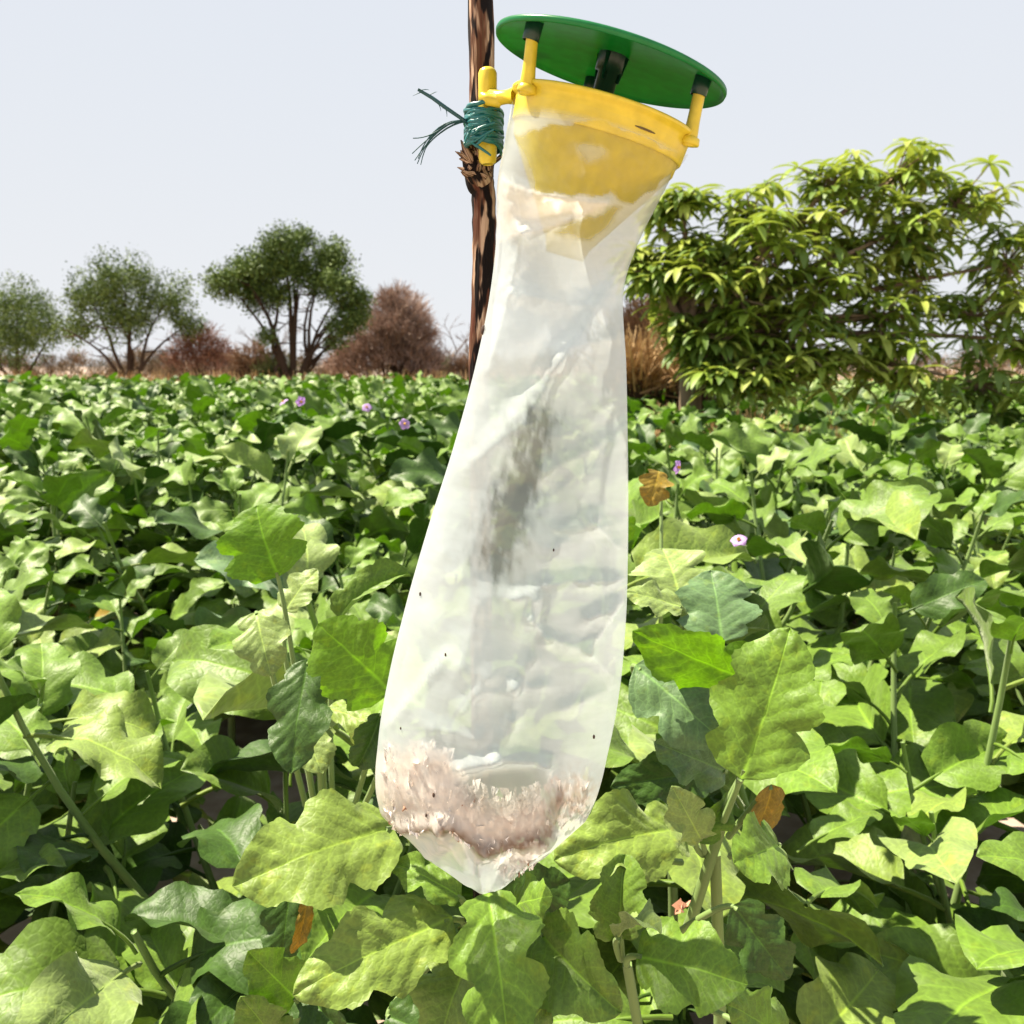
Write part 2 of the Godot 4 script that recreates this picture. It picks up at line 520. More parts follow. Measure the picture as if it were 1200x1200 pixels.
func make_bag(trap: Node3D, frame: Transform3D, ring_r: float) -> void:
	# s, left x, left y, right x, right y, half thickness in metres
	var knots := [
		[0.0, 601, 122, 800, 176, 0.060], [0.05, 592, 165, 789, 202, 0.059], [0.12, 583, 215, 770, 240, 0.052], [0.20, 581, 285, 745, 292, 0.036],
		[0.27, 574, 345, 731, 340, 0.029], [0.36, 558, 425, 734, 430, 0.027], [0.47, 531, 525, 736, 540, 0.029], [0.58, 501, 620, 736, 640, 0.032],
		[0.69, 474, 715, 733, 735, 0.036], [0.78, 455, 795, 726, 810, 0.041], [0.86, 443, 870, 713, 880, 0.045], [0.905, 440, 925, 700, 932, 0.042],
		[0.93, 446, 955, 688, 960, 0.036], [0.965, 498, 1001, 640, 1003, 0.022], [1.0, 556, 1043, 580, 1045, 0.003]]
	# ridges in the film: x0, y0, x1, y1, half width, height in mm (as they lie on the flattened bag), whitening
	var folds := [
		[732, 300, 655, 420, 22, 5.5, 0.25], [655, 420, 612, 490, 22, 6.0, 0.25], [612, 490, 545, 540, 24, 4.0, 0.2], [583, 208, 640, 220, 13, 6.0, 0.7], [640, 220, 708, 230, 11, 6.0, 0.8],
		[586, 212, 610, 268, 10, 4.5, 0.7], [610, 268, 668, 250, 12, 5.0, 0.6], [668, 250, 706, 232, 12, 5.0, 0.6], [610, 268, 598, 340, 13, 4.0, 0.5], [598, 340, 572, 430, 14, 3.5, 0.4], [735, 500, 640, 545, 14, 3.5, 0.3], [640, 545, 600, 590, 14, 3.0, 0.3], [612, 560, 570, 660, 22, -6.0, 0.0],
		[600, 690, 640, 672, 10, 4.0, 0.4], [640, 672, 680, 670, 10, 5.0, 0.6], [680, 670, 734, 676, 10, 5.0, 0.5], [628, 690, 622, 712, 9, 4.0, 0.7], [622, 712, 640, 735, 9, 4.5, 0.7], [690, 715, 728, 700, 12, 6.0, 0.8], [690, 750, 728, 700, 11, 5.5, 0.8], [640, 735, 690, 755, 11, 4.0, 0.4], [690, 755, 718, 790, 10, 3.0, 0.4],
		[620, 760, 604, 790, 10, 4.0, 0.5], [604, 790, 600, 830, 10, 4.0, 0.5], [600, 830, 588, 858, 10, 4.0, 0.4], [520, 760, 450, 850, 8, 3.0, 0.35], [545, 820, 570, 780, 12, 3.5, 0.35], [700, 600, 650, 632, 14, 3.0, 0.3], [726, 640, 690, 600, 12, 4.0, 0.6], [560, 700, 540, 770, 18, 4.0, 0.1],
		[540, 886, 580, 872, 11, 7.0, 0.7], [580, 872, 640, 882, 11, 7.0, 0.7], [640, 882, 650, 955, 11, 6.0, 0.5], [462, 972, 520, 950, 11, 6.0, 0.1], [520, 950, 570, 985, 11, 7.0, 0.1], [570, 985, 640, 975, 12, 6.0, 0.1], [640, 975, 655, 930, 10, 5.0, 0.3],
		[514, 958, 516, 985, 8, 6.0, 0.9], [516, 985, 500, 998, 8, 5.0, 0.8], [514, 958, 545, 1012, 8, 6.0, 0.4], [530, 965, 556, 1010, 7, -5.0, 0.0], [650, 975, 586, 1036, 11, 7.0, 0.8], [556, 985, 566, 1040, 7, 5.0, 0.5], [600, 985, 576, 1040, 8, -4.0, 0.1], [470, 978, 545, 1036, 8, 3.5, 0.3], [545, 1000, 600, 1000, 8, 3.0, 0.4], [684, 955, 610, 1020, 10, -4.0, 0.0],
		[500, 560, 520, 640, 16, 2.5, 0.1], [660, 400, 728, 392, 12, 2.5, 0.15], [620, 340, 690, 352, 14, 2.5, 0.1], [650, 610, 735, 612, 10, 2.5, 0.2], [560, 800, 640, 792, 10, 2.5, 0.2], [500, 840, 560, 850, 12, 3.0, 0.15], [660, 820, 722, 800, 12, 3.0, 0.2]]
	var clear_main := PackedVector2Array([Vector2(604, 148), Vector2(617, 180), Vector2(629, 214), Vector2(671, 221), Vector2(703, 221), Vector2(713, 214), Vector2(737, 231), Vector2(786, 199), Vector2(803, 170), Vector2(700, 120)])
	var clear_low := PackedVector2Array([Vector2(650, 262), Vector2(692, 272), Vector2(718, 246), Vector2(728, 232), Vector2(708, 236), Vector2(672, 254)])
	var white_fold := PackedVector2Array([Vector2(578, 200), Vector2(630, 211), Vector2(690, 220), Vector2(712, 228), Vector2(700, 240), Vector2(664, 252), Vector2(610, 270), Vector2(586, 280)])
	var big := noise(61, 0.011, FastNoiseLite.TYPE_CELLULAR, 1)
	big.cellular_return_type = FastNoiseLite.RETURN_DISTANCE2_SUB
	var small := noise(64, 0.028, FastNoiseLite.TYPE_CELLULAR, 1)
	small.cellular_return_type = FastNoiseLite.RETURN_DISTANCE2_SUB
	var soft := noise(62, 0.006)
	var fine := noise(63, 0.045)
	var nr := 290
	var half := 108
	var st := begin()
	var rows := []
	var at_s := func(s: float) -> Array:
		var i := 0
		while i < knots.size() - 2 and s > knots[i + 1][0]: i += 1
		var a = knots[i]; var b = knots[i + 1]
		var z = knots[maxi(i - 1, 0)]; var c = knots[mini(i + 2, knots.size() - 1)]
		var t: float = (s - a[0]) / (b[0] - a[0])
		var out := []
		for k in range(1, 6):
			var round_ := cubic_interpolate_in_time(a[k], b[k], z[k], c[k], t, b[0] - a[0], z[0] - a[0] if i > 0 else -(b[0] - a[0]), c[0] - a[0] if i < knots.size() - 2 else 2 * (b[0] - a[0]))
			out.append(lerpf(round_, lerpf(a[k], b[k], t), smoothstep(0.88, 0.93, s)))
		return out
	for i in nr + 1:
		var s := float(i) / nr
		var e: Array = at_s.call(s)
		var d := lerpf(0.58, 0.565, s)
		var lp := at(e[0], e[1], d)
		var rp := at(e[2], e[3], d)
		var c := lp.lerp(rp, 0.5)
		var hx := (rp - lp) * 0.5
		var lens := smoothstep(0.05, 0.3, s)
		var row := []
		for k in 2 * half:
			var th := TAU * k / (2 * half)
			var front := th < PI
			var q := -cos(th)
			var zz := sin(th)
			var z := lerpf(zz, signf(zz) * pow(absf(zz), 1.5), lens) * maxf(e[4], 0.002)
			var px: float = lerpf(e[0], e[2], q * 0.5 + 0.5)
			var py: float = lerpf(e[1], e[3], q * 0.5 + 0.5)
			if front:
				var bulge := 1.0 + z / 0.58
				px = 600.0 + (px - 600.0) * bulge
				py = 600.0 + (py - 600.0) * bulge
			var here := Vector2(px, py)
			var edge := minf(1.0, absf(zz) * 1.8)
			var h := 0.0
			var ox := px if front else px + 300.0
			var wx := ox + 16.0 * soft.get_noise_2d(py * 2.0, ox * 2.0)
			h += 0.005 * soft.get_noise_2d(ox * 0.7, py * 0.6) + 0.0022 * (absf(big.get_noise_2d(wx, py * 0.8)) - 0.5)
			h += 0.0005 * absf(small.get_noise_2d(wx, py))
			var white := 0.0
			if front:
				for f in folds:
					var a := Vector2(f[0], f[1]); var b := Vector2(f[2], f[3])
					if px < minf(a.x, b.x) - 26 or px > maxf(a.x, b.x) + 26 or py < minf(a.y, b.y) - 26 or py > maxf(a.y, b.y) + 26: continue
					var dist := here.distance_to(Geometry2D.get_closest_point_to_segment(here, a, b)) + 2.5 * fine.get_noise_2d(px * 1.5, py * 1.5)
					h += f[5] * 0.0008 * pow(maxf(0.0, 1.0 - absf(dist) / (f[4] * 1.4)), 1.4)
					white = maxf(white, 0.8 * f[6] * exp(-pow(dist / (0.18 * f[4]), 2)))
				for f in [[740, 292, 540, 545, 12, -5.0], [742, 498, 590, 600, 10, -3.0], [530, 745, 445, 860, 7, -2.5], [590, 684, 740, 672, 9, 3.5], [530, 892, 650, 880, 10, -4.0], [462, 972, 560, 980, 7, -3.0], [700, 230, 590, 215, 8, -3.0]]:
					var a := Vector2(f[0], f[1]); var b := Vector2(f[2], f[3])
					var along := (b - a).normalized()
					var t := (here - a).dot(along) / a.distance_to(b)
					var off := along.cross(here - a) + 5.0 * soft.get_noise_2d(px * 3.0, py * 3.0)
					if t > -0.1 and t < 1.1 and absf(off) < 90.0:
						h += f[5] * 0.001 * smoothstep(-f[4], f[4], off) * exp(-maxf(0.0, off) / 40.0) * smoothstep(-0.1, 0.15, t) * smoothstep(1.1, 0.85, t)
			h *= edge * smoothstep(0.0, 0.06, s)
			if s < 0.2: h *= smoothstep(-0.01, 0.2, s)
			var v := c + hx * q + Vector3(0, 0, 1) * (z + (h if front else -h))
			if s < 0.06:
				var a3 := PI - th
				var ringp := frame * Vector3(cos(a3) * ring_r * 1.012, lerpf(-0.006, -0.026, s / 0.06), sin(a3) * ring_r * 1.012)
				v = ringp.lerp(v, smoothstep(0.0, 0.06, s))
			# film thickness seen as milkiness; grey and brown tones, and scales that stick to it
			var alpha := 0.66 if front else 0.52
			var col := Color(0.70, 0.765, 0.79)
			if front:
				alpha += 0.12 * soft.get_noise_2d(px * 2.0, py * 2.0 + 99) + 0.06 * fine.get_noise_2d(px * 0.5, py * 2.0)
				alpha -= 0.30 * exp(-pow(Vector2((px - 488) / 24.0, (py - 785) / 50.0).length(), 2))
				alpha = lerpf(alpha, 0.94, white)
				# where the film lies on the funnel it is clear
				var p := here + Vector2(7.0 * fine.get_noise_2d(px * 0.6, py * 0.6), 7.0 * fine.get_noise_2d(py * 0.6, px * 0.6 + 50))
				var clear := maxf(poly_mask(p, clear_main, 2.5), 0.8 * poly_mask(p, clear_low, 4.0)) if py < 290 else 0.0
				clear *= 1.0 - 0.75 * exp(-pow(Vector2((p.x - 690 - (p.y - 166) * 0.5) / 16.0, (p.y - 166) / 11.0).length(), 4))
				clear *= 1.0 - 0.4 * exp(-pow((p.x - 610 - (p.y - 140) * 0.1) / 9.0, 2))
				var fold_white := poly_mask(p, white_fold, 4.0) if py < 290 else 0.0
				alpha = lerpf(alpha, 0.10 + 0.10 * absf(fine.get_noise_2d(px, py)) + 0.5 * white, clear)
				col = col.lerp(Color(0.95, 0.95, 0.94), fold_white * (1.0 - clear))
				alpha = lerpf(alpha, 0.88 - 0.25 * absf(fine.get_noise_2d(px, py)), fold_white * (1.0 - clear))
				if py < 290: alpha -= 0.04 * (1.0 - fold_white) * smoothstep(290, 250, py)
				alpha = lerpf(0.04, alpha, smoothstep(0.015, 0.045, s))
				# a darker grey band down the middle
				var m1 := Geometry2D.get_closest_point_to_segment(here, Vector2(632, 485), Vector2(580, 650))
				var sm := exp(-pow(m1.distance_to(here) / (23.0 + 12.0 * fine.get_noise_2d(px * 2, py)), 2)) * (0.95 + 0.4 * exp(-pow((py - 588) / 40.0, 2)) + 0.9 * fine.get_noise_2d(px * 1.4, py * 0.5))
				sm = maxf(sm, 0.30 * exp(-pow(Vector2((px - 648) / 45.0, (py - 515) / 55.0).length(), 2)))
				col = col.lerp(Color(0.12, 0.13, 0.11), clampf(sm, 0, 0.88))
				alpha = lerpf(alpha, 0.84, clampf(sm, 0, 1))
				# moth scales
				var low := smoothstep(862, 895, py + 22.0 * soft.get_noise_2d(px * 2.5, 5) - 0.25 * maxf(0.0, px - 520.0)) * (1.0 - smoothstep(985, 1015, py))
				low *= (1.0 - exp(-pow(Vector2((px - 592) / 50.0, (py - 907) / 26.0).length(), 4))) * (1.0 - 0.75 * smoothstep(625, 655, px))
				low *= 0.8 + 0.5 * fine.get_noise_2d(px * 2.0, py * 2.0)
				col = col.lerp(Color(0.97, 0.915, 0.84), clampf(low, 0, 0.95))
				alpha = lerpf(alpha, 0.78, clampf(low * 1.3, 0, 1))
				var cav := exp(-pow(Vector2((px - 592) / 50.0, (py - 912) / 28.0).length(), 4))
				col = col.lerp(Color(0.40, 0.40, 0.30), cav * 0.7)  # shade of the hollow below the fold, tinted into the film
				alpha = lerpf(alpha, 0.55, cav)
				var dark := 0.0
				for l in [[465, 972, 520, 954, 4.0], [520, 954, 570, 984, 8.0], [570, 984, 640, 968, 9.0], [640, 968, 652, 925, 8.0]]:
					var m2 := Geometry2D.get_closest_point_to_segment(here, Vector2(l[0], l[1]), Vector2(l[2], l[3]))
					dark = maxf(dark, exp(-pow(m2.distance_to(here) / l[4], 2)) * (0.9 + 0.7 * fine.get_noise_2d(px * 2, py * 2)))
				col = col.lerp(Color(0.20, 0.11, 0.06), clampf(dark, 0, 0.9))
				alpha = lerpf(alpha, 0.85, clampf(dark, 0, 1))
				var tan_ := exp(-pow(Vector2((px - 672) / 26.0, (py - 925) / 26.0).length(), 2)) * (0.6 + 1.1 * fine.get_noise_2d(px * 2.2, py * 2.2))
				col = col.lerp(Color(0.52, 0.36, 0.24), clampf(tan_, 0, 0.7))
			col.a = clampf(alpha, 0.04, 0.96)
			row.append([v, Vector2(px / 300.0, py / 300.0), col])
		rows.append(row)
	for i in nr:
		for k in 2 * half:
			var k2 := (k + 1) % (2 * half)
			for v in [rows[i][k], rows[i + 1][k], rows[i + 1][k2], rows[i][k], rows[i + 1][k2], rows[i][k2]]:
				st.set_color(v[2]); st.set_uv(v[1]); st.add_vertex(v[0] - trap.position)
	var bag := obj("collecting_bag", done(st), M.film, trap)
	bag.set_meta("label", "long milky plastic bag with dead moths in its lower end")
	# specks of dirt on the film
	var sp := begin()
	lathe(sp, [Vector2(0.0, 0.0008), Vector2(0.0009, 0.0006), Vector2(0.0014, 0.0), Vector2(0.0009, -0.0006), Vector2(0.0, -0.0008)], 7)
	var spm := done(sp)
	for e in [[566, 388, 1.6], [697, 858, 0.75], [492, 700, 0.7], [521, 760, 0.6], [510, 910, 0.8], [504, 935, 0.7], [648, 640, 0.5], [470, 850, 0.5]]:
		var d2 := 0.5805 if e[0] < 570 and e[1] < 400 else 0.55
		var o := obj("dirt_speck", spm, M.speck, bag)
		# seat it on the front film
		var want := at(e[0], e[1], d2) - trap.position
		var best := 1e9
		var spot := want
		for i in range(0, nr, 2):
			for k in range(0, half, 2):
				var v: Vector3 = rows[i][k][0] - trap.position
				var q := Vector2(v.x - want.x, v.y - want.y).length()
				if q < best: best = q; spot = v
		o.transform = Transform3D(Basis.from_euler(Vector3(1.3, 0, 0.5)).scaled(Vector3(1, 1.7, 1) * e[2]), spot + Vector3(0, 0, 0.0006))
	# the dead moths inside, just behind the front film
	var r := RandomNumberGenerator.new()
	r.seed = 77
	var ms := begin()
	for side in [-1.0, 1.0]:
		var a := [Vector3(0, 0, 0.0045), Vector2.ZERO]
		var b := [Vector3(side * 0.0035, 0.0008, 0.001), Vector2.ZERO]
		var c := [Vector3(side * 0.0042, -0.0004, -0.005), Vector2.ZERO]
		var d := [Vector3(side * 0.0004, 0.0012, -0.0045), Vector2.ZERO]
		quad(ms, a, b, c, d)
	tube(ms, [Vector3(0, 0.0004, 0.0055), Vector3(0, 0.0008, 0.002), Vector3(0, 0.0004, -0.004)], [0.0004, 0.001, 0.0003], 5)
	var mm := MultiMesh.new()
	mm.transform_format = MultiMesh.TRANSFORM_3D
	mm.use_colors = true
	mm.mesh = done(ms)
	var where := []
	var tries := 0
	while where.size() < 1500 and tries < 16000:
		tries += 1
		var py := r.randf_range(868, 1030)
		var px := r.randf_range(450, 694)
		if Vector2((px - 594) / 44.0, (py - 905) / 22.0).length() < 1.0: continue
		if py < 905 - 0.16 * (540 - px) and px < 640 and px > 530: continue
		if py < 880 + 20.0 * soft.get_noise_2d(px * 4, 3): continue
		var line := lerpf(972, 952, (px - 465) / 55.0) if px < 520 else lerpf(952, 986, (px - 520) / 50.0) if px < 570 else lerpf(986, 968, (px - 570) / 80.0)
		if py > line + 3 and (px < 580 or px > 640 or py < line + 14 or r.randf() < 0.5): continue
		if px > 630 and (r.randf() < 0.86 or py < 905): continue
		var i := int(clampf((py - 870) / 170.0 * 30 + 180, 0, nr - 1))
		# find the row and column of the front film at this spot
		var best := 1e9
		var hit := Vector3.ZERO
		for ii in range(240, nr, 2):
			var w = rows[ii]
			if absf(w[half / 2][1].y * 300.0 - py) > 24: continue
			for k in range(14, half - 14, 3):
				var uv: Vector2 = w[k][1] * 300.0
				var q := uv.distance_squared_to(Vector2(px, py))
				if q < best: best = q; hit = w[k][0]
		if best > 40.0: continue
		where.append([hit - Vector3(0, 0, r.randf_range(0.003, 0.012)) + Vector3(r.randf_range(-1, 1), r.randf_range(-1, 1), 0) * 0.0015, py])
	mm.instance_count = where.size()
	for i in where.size():
		var bs := Basis.from_euler(Vector3(r.randf_range(0.6, 2.4), r.randf_range(-1, 1), r.randf() * TAU)).scaled(Vector3.ONE * r.randf_range(0.5, 1.15))
		mm.set_instance_transform(i, Transform3D(bs, where[i][0]))
		var c := Color(0.92, 0.85, 0.76).lerp(Color(0.98, 0.965, 0.935), r.randf())
		if r.randf() < 0.07 or (where[i][1] > 950 and r.randf() < 0.2): c = Color(0.34, 0.19, 0.12)
		mm.set_instance_color(i, c)
	var heap := MultiMeshInstance3D.new()
	heap.name = "dead_moths"
	heap.multimesh = mm
	heap.material_override = M.moth
	add_child(heap, true)
	tag(heap, "pinkish beige heap of dead moths lying in the bottom of the plastic bag", "dead moths", "", "stuff")

func make_trap() -> void:
	var tilt := Basis(Vector3.FORWARD, deg_to_rad(15.5))
	var lean := Basis(tilt.x, deg_to_rad(7.0))
	var bs := lean * tilt
	var l := at(602, 106, 0.58)
	var rr := at(811, 160, 0.58)
	var ring_r := l.distance_to(rr) * 0.5 * 0.985
	var centre := l.lerp(rr, 0.5) + Vector3(0, -0.003, 0)
	var trap := thing("insect_trap", "yellow funnel insect trap with round green cap and long milky plastic bag", "insect trap", centre)
	var loc := Transform3D(bs, Vector3.ZERO)
	var fr := Transform3D(bs, centre)
	var st := begin()
	lathe(st, [Vector2(ring_r * 0.93, 0.003), Vector2(ring_r * 1.035, 0.0035), Vector2(ring_r * 1.05, 0.0025), Vector2(ring_r * 1.045, 0.0008), Vector2(ring_r * 1.0, -0.0005), Vector2(ring_r * 0.985, -0.0035),
		Vector2(ring_r * 0.968, -0.0158), Vector2(ring_r * 0.955, -0.0168), Vector2(ring_r * 0.93, -0.0165), Vector2(ring_r * 0.93, 0.003)], 72, loc)
	var ring := obj("funnel_ring", done(st, true), M.yellow, trap)
	st = begin()
	lathe(st, [Vector2(ring_r * 0.94, -0.013), Vector2(ring_r * 0.92, -0.024), Vector2(0.016, -0.084), Vector2(0.0135, -0.092), Vector2(0.012, -0.092), Vector2(0.0145, -0.084), Vector2(ring_r * 0.89, -0.023), Vector2(ring_r * 0.925, -0.012)], 56, loc)
	obj("funnel_cone", done(st), M.cone, trap)
	# a moulded slit on the ring
	st = begin()
	var slit := []
	for k in 5:
		var a := deg_to_rad(72 - k * 3.6)
		slit.append(loc * Vector3(cos(a) * ring_r * 0.98, -0.0085, sin(a) * ring_r * 0.98))
	tube(st, slit, [0.0003, 0.0007, 0.0007, 0.0007, 0.0003], 5)
	obj("slit", done(st), M.slit, ring)
	# cap: a shallow dome with a rolled rim
	var cap_r := at(583, 35, 0.58).distance_to(at(848, 112, 0.58)) * 0.5
	var cap_at := bs.inverse() * (at(716, 75, 0.58) - centre)
	cap_at.z = 0.0
	var cf := loc * Transform3D(Basis.IDENTITY, cap_at)
	st = begin()
	lathe(st, [Vector2(0.0, 0.0065), Vector2(cap_r * 0.3, 0.006), Vector2(cap_r * 0.7, 0.0035), Vector2(cap_r * 0.95, 0.0008), Vector2(cap_r, -0.0005), Vector2(cap_r * 1.005, -0.0018), Vector2(cap_r * 0.998, -0.0038),
		Vector2(cap_r * 0.983, -0.004), Vector2(cap_r * 0.975, -0.0022), Vector2(cap_r * 0.94, -0.001), Vector2(cap_r * 0.7, 0.0018), Vector2(cap_r * 0.3, 0.0042), Vector2(0.0, 0.0046)], 96, cf)
	var cap := obj("cap", done(st), M.green, trap)
	st = begin()
	lathe(st, [Vector2(0.0098, 0.005), Vector2(0.0095, -0.006), Vector2(0.0072, -0.0068), Vector2(0.0068, -0.031), Vector2(0.006, -0.032), Vector2(0.0, -0.032)], 24, cf)
	for k in 4:
		var a := TAU * k / 4 + 0.4
		tube(st, [cf * Vector3(cos(a) * 0.0098, 0.004, sin(a) * 0.0098), cf * Vector3(cos(a) * 0.0078, -0.012, sin(a) * 0.0078)], [0.0016, 0.0010], 6)
	obj("lure_holder", done(st), M.dark_green, cap)
	# three posts that carry the cap
	for deg in [145.0, 25.0, 262.0]:
		var a := deg_to_rad(deg)
		var out := Vector3(cos(a), 0, sin(a))
		var foot := out * ring_r * 1.03 + Vector3(0, -0.006, 0)
		var head := out * (ring_r * 1.05) + Vector3(0, cap_at.y - 0.004, 0) + Vector3(cap_at.x, 0, 0)
		st = begin()
		var pts := []
		for k in 6: pts.append(loc * foot.lerp(head, k / 5.0))
		tube(st, pts, [0.0046, 0.0048, 0.0042, 0.0040, 0.0039, 0.0038], 14)
		lathe(st, [Vector2(0.0, 0.0), Vector2(0.0064, 0.0), Vector2(0.0068, 0.001), Vector2(0.0062, 0.0042), Vector2(0.0048, 0.005)], 18, loc * Transform3D(Basis.IDENTITY, foot + Vector3(0, 0.001, 0)))
		obj("post", done(st), M.yellow, trap)
		st = begin()
		var hf := loc * Transform3D(Basis.IDENTITY, head)
		lathe(st, [Vector2(0.0048, -0.006), Vector2(0.0053, -0.0055), Vector2(0.0056, 0.006), Vector2(0.0, 0.007)], 18, hf)
		obj("post_socket", done(st), M.dark_green, cap)
	# half-round holder against the stake and the arm to the ring
	st = begin()
	var hold := []
	var tw := at(572, 84, 0.606).distance_to(at(594, 84, 0.606)) * 0.5
	for y in [80, 82, 86, 100, 130, 160, 185, 190, 193]:
		hold.append(at(571.5, y, 0.606) - centre)
	tube(st, hold, [tw * 0.6, tw * 0.85, tw, tw, tw, tw, tw, tw * 0.9, tw * 0.6], 18)
	var holder := obj("holder", done(st), M.yellow, trap)
	st = begin()
	var a0 := at(578, 116, 0.602) - centre
	var a1 := at(606, 112, 0.585) - centre
	tube(st, [a0, a0.lerp(a1, 0.3), a0.lerp(a1, 0.6), a1], [0.0068, 0.0046, 0.0044, 0.006], 12)
	tube(st, [at(563, 113, 0.5975) - centre, at(572, 117, 0.5965) - centre, at(586, 118, 0.598) - centre], [0.003, 0.0042, 0.0046], 10)
	obj("arm", done(st), M.yellow, trap)
	make_bag(trap, fr, ring_r)

func make_stake() -> void:
	var foot := at(560, 520, 0.632)
	foot.y = 0.0
	var stake := thing("wooden_stake", "rough charred brown wooden stake with a splintered knot, holding up the trap", "stake", foot)
	var st := begin()
	var pts := []
	var rad := []
	var nz := noise(91, 3.0)
	# x, y, radius
	var knots := [[562.5, -60, 14.5], [563, 0, 14.8], [564.5, 60, 15.2], [565, 120, 15.0], [565, 160, 15.5], [563.5, 180, 17.0], [561, 200, 18.5], [562, 212, 17.0], [566.5, 226, 14.6], [567.5, 260, 14.6], [567, 320, 14.2], [564, 380, 13.6], [560, 440, 13.2]]
	for i in knots.size() - 1:
		for k in 4:
			var t := k / 4.0
			var a = knots[i]; var b = knots[i + 1]
			var p := at(lerpf(a[0], b[0], t), lerpf(a[1], b[1], t), 0.632)
			pts.append(p - foot)
			rad.append(lerpf(a[2], b[2], t) * 0.000617 * (1.0 + 0.09 * nz.get_noise_1d(p.y * 40.0)))
	var last: Vector3 = pts[-1]
	for k in range(1, 9):
		pts.append(last.lerp(Vector3(0.004, -0.05, 0), k / 8.0))
		rad.append(0.0083 + 0.0004 * k)
	tube(st, pts, rad, 18, true, 3.2)
	obj("shaft", done(st), M.stake, stake)
	# the broken branch stub at the knot
	st = begin()
	var r := RandomNumberGenerator.new()
	r.seed = 9
	tube(st, [at(565, 214, 0.63) - foot, at(560, 203, 0.626) - foot, at(555, 192, 0.623) - foot, at(551, 183, 0.622) - foot], [0.0088, 0.0092, 0.0085, 0.0066], 12, true, 3.0)
	for k in 70:
		var base_y := r.randf_range(178, 208)
		var a := at(lerpf(546, 578, r.randf()), base_y, 0.6165 + r.randf() * 0.012) - foot
		var b := a + Vector3(r.randf_range(-0.9, 0.25), r.randf_range(0.0, 1.2), r.randf_range(-0.1, 0.5)).normalized() * r.randf_range(0.003, 0.011)
		tube(st, [a, a.lerp(b, 0.6) + Vector3(r.randf_range(-1, 1) * 0.0006, 0, 0), b], [0.0022, 0.0014, 0.0002], 5)
	for e in [[540, 164, 0.0028], [536, 178, 0.002], [545, 168, 0.0022], [538, 186, 0.0018], [550, 174, 0.002]]:
		tube(st, [at(553, 190, 0.619) - foot, at(lerpf(e[0], 553, 0.4), lerpf(e[1], 190, 0.4), 0.6175) - foot, at(e[0], e[1], 0.617) - foot], [0.0045, e[2], 0.0004], 6)
	obj("splintered_knot", done(st), M.stake, stake)

func make_twine() -> void:
	var where := at(566, 153, 0.615)
	var tw := thing("twine", "teal plastic twine wound tightly round stake and yellow holder with loose frayed ends", "twine", where)
	var r := RandomNumberGenerator.new()
	r.seed = 4
	var st := begin()
	for c in 22:
		var y0 := 134.0 + c * 1.95 + r.randf_range(-1, 1)
		var slope := r.randf_range(-7, 7)
		var mid := at(567, y0, 0.618) - where
		var pts := []
		var rad := []
		var hw := r.randf_range(0.0118, 0.0134)
		var ph := r.randf() * TAU
		for k in 29:
			var a := TAU * k / 28
			pts.append(mid + Vector3(cos(a) * hw, cos(a + ph) * slope * 0.0006 + 0.0006 * sin(a * 5 + ph), sin(a) * (0.0225 + r.randf_range(-0.0004, 0.0004))))
			rad.append(0.00145 + 0.0003 * sin(a * 3 + ph))
		tube(st, pts, rad, 6, false)
	for k in 10:
		var a := at(548 + r.randf() * 36, 138 + r.randf() * 34, 0.5945) - where
		var b := a + Vector3(r.randf_range(-1, 1) * 0.016, r.randf_range(-0.5, 0.5) * 0.02, 0.0012)
		tube(st, curve(a, a.lerp(b, 0.5) + Vector3(0, 0, 0.002), b, 5), [0.0008, 0.001, 0.0011, 0.001, 0.0009, 0.0007], 5)
	obj("coil", done(st), M.twine, tw)
	st = begin()
	var thick := [at(551, 146, 0.606) - where, at(541, 139, 0.603) - where, at(522, 126, 0.6) - where, at(507, 115, 0.6) - where, at(490, 105, 0.6) - where]
	tube(st, thick, [0.0012, 0.0014, 0.0015, 0.0014, 0.0011], 6)
	for k in 7:
		var f := r.randf()
		var a: Vector3 = (thick[2] as Vector3).lerp(thick[4], f)
		var b := a + Vector3(r.randf_range(-1, 1), r.randf_range(-1, 0.4), 0).normalized() * 0.007
		tube(st, curve(a, a.lerp(b, 0.6) + Vector3(0.001, 0.001, 0), b, 4), [0.0003, 0.0003, 0.0003, 0.0002, 0.0001], 4)
	obj("loose_end", done(st), M.frayed, tw)
	st = begin()
	for k in 7:
		var j := Vector3(r.randf_range(-1, 1), r.randf_range(-1, 1), r.randf_range(-1, 1)) * 0.0016
		var ends := [Vector2(484, 162), Vector2(489, 192), Vector2(493, 193), Vector2(486, 188), Vector2(497, 178), Vector2(483, 180), Vector2(490, 186)]
		var e: Vector2 = ends[k]
		var mid := at(516, 152, 0.604) - where + j
		var pts := curve(at(546, 142, 0.606) - where, at(530, 141, 0.604) - where + j, mid, 4) + curve(mid, at(500, 164, 0.604) - where + j, at(e.x, e.y, 0.604) - where, 6)
		var rad := []
		for i in pts.size(): rad.append(0.0007 - 0.0004 * i / pts.size())
		tube(st, pts, rad, 5)
	obj("loose_end", done(st), M.frayed, tw)

# ---------------------------------------------------------------- trees and shrubs
func sprig_mesh(seed_: int, n: int, size: float, slim: float) -> ArrayMesh:
	# a loose ball of n small leaves
	var r := RandomNumberGenerator.new()
	r.seed = seed_
	var st := begin()
	for i in n:
		var p := Vector3(r.randfn(), r.randfn(), r.randfn()) * 0.42
		var d := Vector3(r.randfn(), r.randfn(), r.randfn()).normalized()
		var s := d.cross(Vector3(r.randfn(), r.randfn(), r.randfn())).normalized() * size * slim
		d *= size * r.randf_range(0.7, 1.2)
		quad(st, [p, Vector2.ZERO], [p + d * 0.5 + s, Vector2.ZERO], [p + d, Vector2.ZERO], [p + d * 0.5 - s, Vector2.ZERO])
	return done(st, false)

